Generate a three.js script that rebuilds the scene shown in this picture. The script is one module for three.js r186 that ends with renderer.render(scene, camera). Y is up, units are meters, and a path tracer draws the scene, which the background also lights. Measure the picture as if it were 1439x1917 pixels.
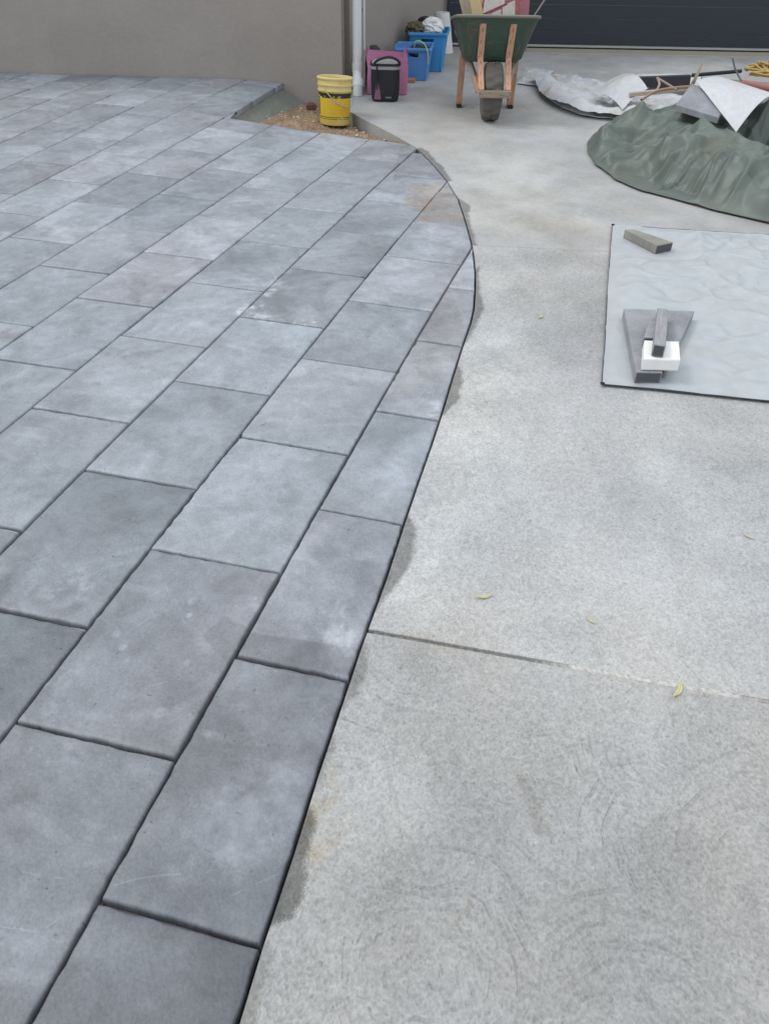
import * as THREE from 'three';
import { RoundedBoxGeometry } from 'three/addons/geometries/RoundedBoxGeometry.js';
import { mergeGeometries, toCreasedNormals } from 'three/addons/utils/BufferGeometryUtils.js';

// ---------------------------------------------------------------- camera, sky, sun, exposure
// plan coordinates: x to the right, y away from the viewer, z up (metres); P() turns them into three's axes
const P = (x, y, z = 0) => new THREE.Vector3(x, z, -y);
const scene = new THREE.Scene();
const camera = new THREE.PerspectiveCamera(67.2, 768 / 1024, 0.05, 400);
{
  const yaw = 0.27073, pitch = 0.67728, roll = 0.01676;
  const pos = P(0.681, -0.6518, 1.4643);
  const c = Math.cos(yaw), s = Math.sin(yaw), cp = Math.cos(pitch), sp = Math.sin(pitch);
  const right = P(c, s, 0), fwd = P(-s * cp, c * cp, -sp), up = P(-s * sp, c * sp, cp);
  camera.position.copy(pos);
  camera.up.copy(up.multiplyScalar(Math.cos(roll)).addScaledVector(right, -Math.sin(roll)));
  camera.lookAt(pos.clone().add(fwd));
}
const renderer = new THREE.WebGLRenderer({ antialias: true });
renderer.toneMapping = THREE.LinearToneMapping;
renderer.toneMappingExposure = 1.0;
renderer.shadowMap.enabled = true;
{
  const w = 64, h = 32, d = new Float32Array(w * h * 4);
  for (let j = 0; j < h; j++) for (let i = 0; i < w; i++) {
    const el = Math.max(0, Math.sin(((j + 0.5) / h - 0.5) * Math.PI)), L = 1.42 * (0.58 + 0.42 * el), k = (j * w + i) * 4;
    d[k] = L * 0.93; d[k + 1] = L * 0.985; d[k + 2] = L * 1.05; d[k + 3] = 1;
  }
  const sky = new THREE.DataTexture(d, w, h, THREE.RGBAFormat, THREE.FloatType);
  sky.mapping = THREE.EquirectangularReflectionMapping; sky.magFilter = THREE.LinearFilter; sky.needsUpdate = true;
  scene.background = sky; scene.environment = sky;
  const sun = new THREE.DirectionalLight(0xfff9f2, 1.1);
  sun.position.set(-6.5, 9, -2.2); sun.target.position.set(0, 0, -3);
  sun.castShadow = true; sun.shadow.radius = 30; sun.shadow.mapSize.set(2048, 2048);
  Object.assign(sun.shadow.camera, { left: -9, right: 9, top: 9, bottom: -9, near: 0.5, far: 30 });
  scene.add(sun, sun.target);
}

// ---------------------------------------------------------------- noise and helpers
function rng(seed) { let a = seed >>> 0; return () => { a = (a + 0x6D2B79F5) | 0; let t = Math.imul(a ^ (a >>> 15), 1 | a); t = (t + Math.imul(t ^ (t >>> 7), 61 | t)) ^ t; return ((t ^ (t >>> 14)) >>> 0) / 4294967296; }; }
function h2(ix, iy, s) { let n = Math.imul(ix, 374761393) + Math.imul(iy, 668265263) + Math.imul(s, 1274126177); n = Math.imul(n ^ (n >>> 15), 0x85ebca6b); n = Math.imul(n ^ (n >>> 13), 0xc2b2ae35); return ((n ^ (n >>> 16)) >>> 0) / 4294967296; }
function vn(x, y, s = 0) {
  const ix = Math.floor(x), iy = Math.floor(y); let fx = x - ix, fy = y - iy;
  fx = fx * fx * (3 - 2 * fx); fy = fy * fy * (3 - 2 * fy);
  const a = h2(ix, iy, s), b = h2(ix + 1, iy, s), c = h2(ix, iy + 1, s), d = h2(ix + 1, iy + 1, s);
  return a + (b - a) * fx + (c - a) * fy + (a - b - c + d) * fx * fy;
}
function fbm(x, y, o, s = 0) { let v = 0, a = 0.5, t = 0; for (let i = 0; i < o; i++) { v += a * vn(x, y, s + i); t += a; a *= 0.5; x = x * 2.03 + 7.1; y = y * 2.03 - 3.7; } return v / t; }
const ridge = (x, y, o, s) => 1 - Math.abs(2 * fbm(x, y, o, s) - 1);
function facet(x, y, s) {   // flat triangular facets meeting in sharp creases, -0.5 to 0.5
  x += 0.7 * (vn(x * 0.8, y * 0.8, s + 1) - 0.5); y += 0.7 * (vn(x * 0.8 + 9, y * 0.8, s + 2) - 0.5);
  const k = (x + y) * 0.366, X = x + k, Y = y + k, i = Math.floor(X), j = Math.floor(Y), fx = X - i, fy = Y - j, a = h2(i, j, s), d = h2(i + 1, j + 1, s);
  if (fx > fy) { const b = h2(i + 1, j, s); return a + (b - a) * fx + (d - b) * fy - 0.5; }
  const c = h2(i, j + 1, s); return a + (c - a) * fy + (d - c) * fx - 0.5;
}
const sst = (a, b, x) => { const t = Math.min(1, Math.max(0, (x - a) / (b - a))); return t * t * (3 - 2 * t); };
const lerp = (a, b, t) => a + (b - a) * t;
const clamp01 = x => Math.min(1, Math.max(0, x));
const toS = v => { v = clamp01(v); return 255 * (v <= 0.0031308 ? 12.92 * v : 1.055 * Math.pow(v, 1 / 2.4) - 0.055); };
const SL = new Uint8ClampedArray(4096); for (let i = 0; i < 4096; i++) SL[i] = Math.round(toS(i / 4095));
const enc = v => SL[Math.max(0, Math.min(4095, (v * 4095) | 0))];

function dataTex(w, h, data, srgb, wrap = THREE.RepeatWrapping) {
  const t = new THREE.DataTexture(data, w, h, THREE.RGBAFormat);
  t.wrapS = t.wrapT = wrap; t.magFilter = THREE.LinearFilter; t.minFilter = THREE.LinearMipmapLinearFilter; t.generateMipmaps = true;
  if (srgb) t.colorSpace = THREE.SRGBColorSpace; t.needsUpdate = true; return t;
}
function fillTex(w, h, f, srgb, wrap) {     // f(u, v) -> [r,g,b] linear (srgb) or one grey value
  const d = new Uint8Array(w * h * 4);
  for (let j = 0; j < h; j++) for (let i = 0; i < w; i++) {
    const c = f((i + 0.5) / w, (j + 0.5) / h), k = (j * w + i) * 4;
    if (srgb) { d[k] = enc(c[0]); d[k + 1] = enc(c[1]); d[k + 2] = enc(c[2]); } else d[k] = d[k + 1] = d[k + 2] = 255 * clamp01(c);
    d[k + 3] = 255;
  }
  return dataTex(w, h, d, srgb, wrap);
}
function mat(o) { return new THREE.MeshPhysicalMaterial({ roughness: 0.8, side: THREE.DoubleSide, ...o }); }
const lin = (r, g, b) => new THREE.Color().setRGB(r, g, b);
const taken = {};
function numbered(n) { if (!(n in taken)) { taken[n] = 0; return n; } return n + '_' + String(++taken[n]).padStart(3, '0'); }
function finish(m) { m.castShadow = m.receiveShadow = true; return m; }
function obj(name, g, m, parent) {            // a part
  const o = finish(new THREE.Mesh(Array.isArray(g) ? mergeGeometries(g.map(x => { const y = x.index ? x.toNonIndexed() : x; for (const k of Object.keys(y.attributes)) if (!['position', 'normal', 'uv'].includes(k)) y.deleteAttribute(k); return y; })) : g, m));
  o.name = name; parent.add(o); return o;
}
function tag(o, label, category, group) { o.userData.label = label; o.userData.category = category; if (group) o.userData.group = group; return o; }
function thing(name, label, category, pos = P(0, 0, 0), turn = 0, group) {
  const o = new THREE.Group(); o.name = numbered(name); o.position.copy(pos); o.rotation.y = turn; scene.add(o); return tag(o, label, category, group);
}
function solo(name, g, m, label, category, group) { const o = obj(numbered(name), g, m, scene); return tag(o, label, category, group); }
function struct(name) { const o = new THREE.Group(); o.name = name; o.userData.kind = 'structure'; scene.add(o); return o; }
function geo(pos, idx, uv) {
  const g = new THREE.BufferGeometry(); g.setAttribute('position', new THREE.Float32BufferAttribute(pos, 3));
  g.setAttribute('uv', new THREE.Float32BufferAttribute(uv || new Array(pos.length / 3 * 2).fill(0), 2)); g.setIndex(idx); g.computeVertexNormals(); return g;
}
function area(p) { let a = 0; for (let i = 0; i < p.length; i++) { const q = p[(i + 1) % p.length]; a += p[i][0] * q[1] - q[0] * p[i][1]; } return a / 2; }
function clipHalf(poly, f) {                  // keep f(p) >= 0
  const out = [];
  for (let i = 0; i < poly.length; i++) {
    const a = poly[i], b = poly[(i + 1) % poly.length], fa = f(a), fb = f(b);
    if (fa >= 0) out.push(a);
    if ((fa >= 0) !== (fb >= 0)) { const t = fa / (fa - fb); out.push([a[0] + (b[0] - a[0]) * t, a[1] + (b[1] - a[1]) * t]); }
  }
  return out;
}
function inPoly(p, x, y) { let r = false; for (let i = 0, j = p.length - 1; i < p.length; j = i++) { const a = p[i], b = p[j]; if ((a[1] > y) !== (b[1] > y) && x < (b[0] - a[0]) * (y - a[1]) / (b[1] - a[1]) + a[0]) r = !r; } return r; }
const bbox = p => p.reduce((b, q) => [Math.min(b[0], q[0]), Math.min(b[1], q[1]), Math.max(b[2], q[0]), Math.max(b[3], q[1])], [1e9, 1e9, -1e9, -1e9]);
function prism(pts, z0, z1, bev = 0.003) {    // plan polygon -> upright prism with softened edges
  const s = new THREE.Shape(pts.map(q => new THREE.Vector2(q[0], q[1])));
  const g = new THREE.ExtrudeGeometry(s, { depth: z1 - z0 - 2 * bev, bevelEnabled: bev > 0, bevelThickness: bev, bevelSize: bev, bevelOffset: -bev, bevelSegments: 2, steps: 1 });
  g.translate(0, 0, z0 + bev); g.rotateX(-Math.PI / 2); return g;
}
function planUV(g, x0, y0, w, h) { const p = g.attributes.position, u = g.attributes.uv; for (let i = 0; i < p.count; i++) u.setXY(i, (p.getX(i) - x0) / w, (-p.getZ(i) - y0) / h); return g; }
function tube(pts, r, seg = 24, rad = 8, closed = false, tension = 0.5) { return new THREE.TubeGeometry(new THREE.CatmullRomCurve3(pts, closed, 'catmullrom', tension), seg, r, rad, closed); }
function bar(a, b, w, h, bev = 0.004, upv) {  // a squared bar from a to b
  const d = b.clone().sub(a), L = d.length(), g = new RoundedBoxGeometry(w, h, L, 2, bev);
  const z = d.normalize(), u = (upv || new THREE.Vector3(0, 1, 0)).clone(), x = u.clone().cross(z).normalize(), y = z.clone().cross(x);
  g.applyMatrix4(new THREE.Matrix4().makeBasis(x, y, z)); const m = a.clone().add(b).multiplyScalar(0.5); g.translate(m.x, m.y, m.z); return g;
}
function rod(a, b, r, rad = 12) { const d = b.clone().sub(a), g = new THREE.CylinderGeometry(r, r, d.length(), rad); g.applyQuaternion(new THREE.Quaternion().setFromUnitVectors(new THREE.Vector3(0, 1, 0), d.clone().normalize())); const m = a.clone().add(b).multiplyScalar(0.5); g.translate(m.x, m.y, m.z); return g; }
function skin(rings, capA = false, capB = false) {   // closed rings of Vector3
  const n = rings[0].length, pos = [], uv = [], idx = [];
  rings.forEach((r, j) => { for (let i = 0; i <= n; i++) { const q = r[i % n]; pos.push(q.x, q.y, q.z); uv.push(i / n, j / (rings.length - 1)); } });
  for (let j = 0; j < rings.length - 1; j++) for (let i = 0; i < n; i++) { const a = j * (n + 1) + i, b = a + n + 1; idx.push(a, a + 1, b, b, a + 1, b + 1); }
  for (const [on, j] of [[capA, 0], [capB, rings.length - 1]]) if (on) {
    const c = new THREE.Vector3(); rings[j].forEach(q => c.add(q)); c.divideScalar(n); const k = pos.length / 3; pos.push(c.x, c.y, c.z); uv.push(0.5, j ? 1 : 0);
    for (let i = 0; i < n; i++) { const q = rings[j][i]; pos.push(q.x, q.y, q.z); uv.push(i / n, j ? 1 : 0); }
    for (let i = 0; i < n; i++) j ? idx.push(k + 1 + i, k + 1 + (i + 1) % n, k) : idx.push(k + 1 + (i + 1) % n, k + 1 + i, k);
  }
  return geo(pos, idx, uv);
}
function rrect(w, l, r, y, cx = 0, cz = 0, n = 6) {  // rounded rectangle ring at height y
  const out = [];
  [[1, 1, 0], [-1, 1, 1], [-1, -1, 2], [1, -1, 3]].forEach(([sx, sz, q]) => { for (let i = 0; i <= n; i++) { const a = (q + i / n) * Math.PI / 2; out.push(new THREE.Vector3(cx + sx * (w / 2 - r) + r * Math.cos(a), y, cz + sz * (l / 2 - r) + r * Math.sin(a))); } });
  return out;
}
const ring = (r, y, n = 48, cx = 0, cz = 0) => Array.from({ length: n }, (_, i) => new THREE.Vector3(cx + r * Math.cos(i / n * 2 * Math.PI), y, cz + r * Math.sin(i / n * 2 * Math.PI)));

// ---------------------------------------------------------------- plan of the site
const CURVE = [[0.42, -1.4], [0.36, -0.6], [0.333, -0.269], [0.323, -0.148], [0.314, 0.03], [0.301, 0.203], [0.288, 0.46], [0.282, 0.562], [0.274, 0.83], [0.26, 1.076], [0.25, 1.293], [0.241, 1.512], [0.23, 1.714], [0.213, 1.965], [0.194, 2.272], [0.184, 2.49], [0.17, 2.633], [0.136, 2.842], [0.097, 3.05], [0.048, 3.269], [-0.015, 3.505], [-0.111, 3.824], [-0.224, 4.177], [-0.369, 4.525], [-0.532, 4.855], [-0.637, 5.045], [-0.722, 5.205], [-0.8, 5.325]];
function offsetLine(l, d) { return l.map((p, i) => { const a = l[Math.max(0, i - 1)], b = l[Math.min(l.length - 1, i + 1)], dx = b[0] - a[0], dy = b[1] - a[1], L = Math.hypot(dx, dy); return [p[0] + dy / L * d, p[1] - dx / L * d]; }); }
const CORNER = [-1.9, 6.945], WALL_DIR = [-0.9785, -0.2062], SIDE_END = [-1.62, 9.83];
const onWall = (t, o = 0) => [CORNER[0] + WALL_DIR[0] * t + o * -WALL_DIR[1] * -1, CORNER[1] + WALL_DIR[1] * t + o * WALL_DIR[0]];   // o > 0: out in front of the wall
const NOTCH = [[-0.934, 5.374], [-1.409, 5.455], [-2.366, 5.465], [-2.439, 6.83]];
const sm = t => { t = clamp01(t); return t * t * (3 - 2 * t); };
const zPave = (x, y) => 0.1 * sm((-x - 1.2) / 1.8) * Math.pow(sm((y - 1.5) / 5.2), 1.5);
function warp(x, y) { const B = [1, x, y, x * x, x * y, y * y], f = c => c.reduce((s, k, i) => s + k * B[i], 0); const k = sst(-6.5, -3.5, x); return [x + k * f([0.00126, -0.01439, -0.01003, 0.00835, 0.01012, 0.00404]), y + k * f([0.00033, 0.03528, 0.0222, -0.00875, -0.0175, -0.00874])]; }
const GAR = (x) => SIDE_END[1] + 0.2 + (x - SIDE_END[0]) * 0.262;       // foot of the garage door

// ---------------------------------------------------------------- pavers: layout
const REGION = [...CURVE, ...NOTCH, onWall(0.55, 0.006), onWall(7, 0.006), [-9.5, -1.4]];
const OFF = [0.744, 0.248, 0.729, 0.204, 0.681, 0.162, 0.658, 0.186, 0.67, 0.18, 0.68, 0.2, 0.67, 0.19, 0.69, 0.2, 0.7];
const pavers = [];
{
  const R = rng(11), J = 0.0027;
  for (let k = 0; k < 17; k++) for (let n = -3; n < 13; n++) {
    const x1 = -(k - 1) * 0.4 - J, x0 = -k * 0.4 + J, y0 = (n + OFF[k]) * 0.6 + J, y1 = y0 + 0.6 - 2 * J;
    const jx = () => (R() - 0.5) * 0.003, cx = (x0 + x1) / 2, cy = (y0 + y1) / 2, rr = [R(), R(), R(), R()];
    if (cx < -2.6 - Math.max(0, cy + 0.4) * 0.62 || cy < -1.25) continue;
    const quad = [[x0 + jx(), y0 + jx()], [x1 + jx(), y0 + jx()], [x1 + jx(), y1 + jx()], [x0 + jx(), y1 + jx()]].map(q => warp(...q));
    let poly = REGION;
    for (let i = 0; i < 4 && poly.length > 2; i++) { const a = quad[i], b = quad[(i + 1) % 4]; poly = clipHalf(poly, p => (b[0] - a[0]) * (p[1] - a[1]) - (b[1] - a[1]) * (p[0] - a[0])); }
    if (poly.length < 3) continue;
    if (area(poly) < 0) poly = poly.slice().reverse();
    if (area(poly) < 0.006) continue;
    pavers.push({ k, n, quad, poly, rr, lift: (rr[0] - 0.5) * 0.003, cx: (quad[0][0] + quad[2][0]) / 2, cy: (quad[0][1] + quad[2][1]) / 2 });
  }
}
// ---------------------------------------------------------------- stone and concrete colour maps, in metres on the ground
const NEAR = { x0: -2.7, y0: -0.5, w: 3.2, h: 3.7 }, FAR = { x0: -7.2, y0: -1.4, w: 7.4, h: 8.6 };
const MARKS = [   // kind, strength, outline: marks of water, mortar and dust on the stones
  ['wet', 0.8, [[-0.011, 0.516], [-0.005, 0.535], [0.132, 0.548], [0.294, 0.56], [0.29, 0.452], [0.001, 0.447]]],
  ['wet', 0.55, [[-0.105, 0.491], [-0.084, 0.571], [-0.011, 0.548], [-0.011, 0.479], [-0.013, 0.436], [-0.08, 0.471]]],
  ['wet', 0.35, [[0.011, 2.821], [0.069, 2.698], [0.15, 2.496], [0.21, 2.272], [-0.003, 2.231], [-0.011, 2.502]]],
  ['wet', 0.5, [[-0.819, 4.913], [-0.893, 5.273], [-0.812, 5.383], [-0.51, 4.876], [-0.371, 4.55], [-0.648, 4.532], [-0.706, 4.411]]],
  ['rust', 0.95, [[-0.575, 4.393], [-0.381, 4.547], [-0.366, 3.9], [-0.521, 3.953]]],
  ['rust', 0.85, [[-0.414, 4.097], [-0.359, 4.466], [-0.082, 3.766], [-0.36, 3.683]]],
  ['rust', 0.25, [[0.0, 3.25], [0.15, 2.75], [0.2, 2.0], [0.02, 1.7], [-0.02, 2.2]]],
  ['salt', 0.85, [[-0.808, 2.213], [-0.83, 2.329], [-0.815, 2.588], [-0.793, 2.841], [-0.765, 2.714], [-0.75, 2.488], [-0.752, 2.391], [-0.643, 2.29], [-0.471, 2.289], [-0.423, 2.246], [-0.658, 2.225]]],
  ['dust', 0.8, [[0.143, 1.378], [0.178, 1.489], [0.204, 1.334], [0.259, 1.23], [0.226, 1.141], [0.142, 1.166], [0.154, 1.213], [0.146, 1.285]]],
  ['salt', 0.6, [[0.181, 1.708], [0.207, 1.815], [0.245, 1.69], [0.203, 1.669]]],
  ['dust', 0.9, [[-0.313, 3.442], [-0.285, 3.632], [-0.07, 3.657], [0.0, 3.399], [-0.082, 3.266], [-0.277, 3.243]]],
  ['salt', 0.5, [[0.177, 0.565], [0.2, 0.681], [0.273, 0.683], [0.29, 0.563], [0.187, 0.552]]],
  ['dust', 0.75, [[0.081, 0.001], [0.111, 0.16], [0.259, 0.218], [0.322, 0.145], [0.321, 0.027], [0.214, -0.059], [0.122, -0.054]]],
  ['salt', 0.4, [[-0.563, 0.554], [-0.57, 0.664], [-0.47, 0.561], [-0.42, 0.534], [-0.491, 0.471], [-0.58, 0.506]]],
  ['dust', 0.8, [[-1.167, 4.867], [-0.865, 5.124], [-0.801, 4.847], [-1.11, 4.813]]],
  ['dust', 0.5, [[-0.054, 1.009], [0.044, 0.949], [0.072, 1.061], [0.175, 0.756], [0.093, 0.648], [0.021, 0.606]]],
];
for (const [x, y, r] of [[-0.187, 0.594, 0.012], [-0.162, 0.612, 0.006], [-0.314, 0.432, 0.011], [-0.276, 0.399, 0.009], [-0.091, 0.25, 0.014], [-0.169, 0.545, 0.007], [-0.247, 0.362, 0.006], [-0.103, 0.402, 0.008], [-0.032, 0.651, 0.006]])
  MARKS.push(['dust', 0.75, Array.from({ length: 10 }, (_, i) => [x + r * Math.cos(i * 0.628), y + 1.2 * r * Math.sin(i * 0.628)])]);
const TONES = { '0,-2': 0.135, '0,-1': 0.165, '0,0': 0.225, '0,1': 0.25, '0,2': 0.285, '1,-1': 0.18, '1,0': 0.22, '1,1': 0.285, '2,-1': 0.19, '2,0': 0.21, '2,1': 0.26, '2,3': 0.25, '2,4': 0.26, '3,0': 0.22, '3,1': 0.26, '3,2': 0.3 };
function paverMap(A, N, fine) {
  const d = new Float32Array(N * N * 3), sx = A.w / N, sy = A.h / N;
  d.fill(0.2);
  for (const p of pavers) {
    const b = bbox(p.quad), i0 = Math.max(0, Math.floor((b[0] - A.x0) / sx)), i1 = Math.min(N - 1, Math.ceil((b[2] - A.x0) / sx)), j0 = Math.max(0, Math.floor((b[1] - A.y0) / sy)), j1 = Math.min(N - 1, Math.ceil((b[3] - A.y0) / sy));
    const s = p.k * 31 + p.n * 7 + 400, ox = p.rr[1] * 50, oy = p.rr[2] * 50;
    let tone = TONES[p.k + ',' + p.n] || 0.298 + (p.rr[3] - 0.5) * (p.cy > 3 ? 0.1 : 0.06);
    const hue = (p.rr[0] - 0.5);
    for (let j = j0; j <= j1; j++) for (let i = i0; i <= i1; i++) {
      const x = A.x0 + (i + 0.5) * sx, y = A.y0 + (j + 0.5) * sy, X = x + ox, Y = y + oy;
      const w = fbm(X * 3.1, Y * 3.1, 2, s), q = fbm(X * 7 + w * 4, Y * 5 + w * 3, 4, s + 9);
      const c = fbm(X * 3.2 + q, Y * 2.4, 3, s + 20), smear = fbm(X * 10 + w * 9 + Y * 6, Y * 26 + w * 9 - X * 3, 3, s + 30);
      let L = tone * (1 + 0.34 * (c - 0.5) + 0.42 * (q - 0.5));
      L *= 1 - 0.13 * sst(0.5, 0.64, fbm(X * 6.5 + 0.8 * w, Y * 8, 5, s + 80)) + 0.07 * sst(0.55, 0.68, fbm(X * 5, Y * 6 + w, 5, s + 85));
      const film = sst(0.5, 0.78, smear * 0.65 + c * 0.35); L += film * 0.035;
      const fl = vn(X * 55, Y * 55, s + 40); L += 0.05 * sst(0.9, 1, fl) * sst(0.45, 0.7, q);
      L *= 1 + 0.3 * (fbm(X * 34, Y * 30, 4, s + 70) - 0.5) + 0.2 * (vn(X * 210, Y * 210, 3) - 0.5) + 0.16 * (h2(i, j, 5) - 0.5);
      if (fine) for (let q = 0; q < 5; q++) { const a = h2(q, p.k, p.n + 90) * 3.1, px = p.cx + 0.34 * (h2(q, p.n, 91) - 0.5), py = p.cy + 0.5 * (h2(q, p.k + p.n, 92) - 0.5), dx = x - px, dy = y - py, al = dx * Math.cos(a) + dy * Math.sin(a), ac = Math.abs(-dx * Math.sin(a) + dy * Math.cos(a) + 0.6 * al * al * (h2(q, 3, p.k) - 0.5) * 6); if (ac < 0.0016 && Math.abs(al) < 0.04 + 0.06 * h2(q, p.n, 97)) L += 0.045 * sst(0.45, 0.7, vn(X * 60, Y * 60, 98 + q)); }
      L *= 1 - 0.5 * sst(0.955, 0.99, vn(X * 90, Y * 90, 8)) * (fine ? 1 : 0);
      const t = 0.6 * (vn(X * 2.2, Y * 2.2, s + 60) - 0.5) + 0.5 * hue, k = (j * N + i) * 3;
      d[k] = L * (0.93 + 0.07 * t); d[k + 1] = L * (1.0 - 0.015 * t); d[k + 2] = L * (1.1 - 0.03 * t);
    }
  }
  MARKS.forEach(([kind, a, poly], m) => {
    const b = bbox(poly), i0 = Math.max(0, Math.floor((b[0] - 0.06 - A.x0) / sx)), i1 = Math.min(N - 1, Math.ceil((b[2] + 0.06 - A.x0) / sx)), j0 = Math.max(0, Math.floor((b[1] - 0.06 - A.y0) / sy)), j1 = Math.min(N - 1, Math.ceil((b[3] + 0.06 - A.y0) / sy));
    const small = b[2] - b[0] < 0.04, tight = kind === 'wet' ? 0.012 : small ? 0.006 : 0.07, fe = kind === 'wet' ? 0.004 : small ? 0.003 : kind === 'dust' ? 0.035 : 0.02;
    for (let j = j0; j <= j1; j++) for (let i = i0; i <= i1; i++) {
      const x = A.x0 + (i + 0.5) * sx, y = A.y0 + (j + 0.5) * sy;
      const nx = x + tight * (fbm(x * 22, y * 22, 3, 70 + m) - 0.5), ny = y + tight * (fbm(x * 22, y * 22, 3, 90 + m) - 0.5);
      let v = 0; for (let q = 0; q < 8; q++) v += inPoly(poly, nx + 2 * fe * (h2(i, j, q) - 0.5), ny + 2 * fe * (h2(i, j, q + 50) - 0.5)) ? 0.125 : 0;
      if (!v) continue;
      const k = (j * N + i) * 3, g = 0.6 * fbm(x * 12, y * 14, 3, 130 + m) + 0.4 * fbm(x * 60, y * 60, 3, 150 + m);
      if (kind === 'wet') { const f = 1 - a * v * 0.3; d[k] *= f; d[k + 1] *= f * 0.98; d[k + 2] *= f * 0.985; }
      if (kind === 'rust') { const f = a * v * (0.5 + g); d[k] *= 1 + 0.1 * f; d[k + 1] *= 1 - 0.07 * f; d[k + 2] *= 1 - 0.2 * f; }
      if (kind === 'salt') { const f = a * v * sst(0.4, 0.66, g) * 0.26; d[k] += f; d[k + 1] += f * 1.02; d[k + 2] += f * 1.06; }
      if (kind === 'dust') { const f = a * v * sst(0.15, 0.8, g) * 0.13; d[k] += f * 0.92; d[k + 1] += f; d[k + 2] += f * 1.12; }
    }
  });
  const o = new Uint8Array(N * N * 4);
  for (let i = 0; i < N * N; i++) { o[i * 4] = enc(d[i * 3]); o[i * 4 + 1] = enc(d[i * 3 + 1]); o[i * 4 + 2] = enc(d[i * 3 + 2]); o[i * 4 + 3] = 255; }
  return dataTex(N, N, o, true, THREE.ClampToEdgeWrapping);
}
const tileNoise = (u, v, f, o, s) => { const a = fbm(u * f, v * f, o, s), b = fbm((u - 1) * f, v * f, o, s), c = fbm(u * f, (v - 1) * f, o, s), e = fbm((u - 1) * f, (v - 1) * f, o, s), x = sst(0.7, 1, u), y = sst(0.7, 1, v); return lerp(lerp(a, b, x), lerp(c, e, x), y); };
const stoneBump = fillTex(1024, 1024, (u, v) => 0.55 * tileNoise(u, v, 9, 4, 500) + 0.3 * tileNoise(u, v, 40, 3, 520) + 0.15 * tileNoise(u, v, 220, 2, 540), false);
function bumpFor(A, size = 1.1) { const t = stoneBump.clone(); t.repeat.set(A.w / size, A.h / size); t.needsUpdate = true; return t; }
const paverNear = mat({ map: paverMap(NEAR, 2048, true), bumpMap: bumpFor(NEAR), bumpScale: 0.006, roughness: 0.55 });
const paverFar = mat({ map: paverMap(FAR, 2048, false), bumpMap: bumpFor(FAR), bumpScale: 0.006, roughness: 0.55 });

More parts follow.
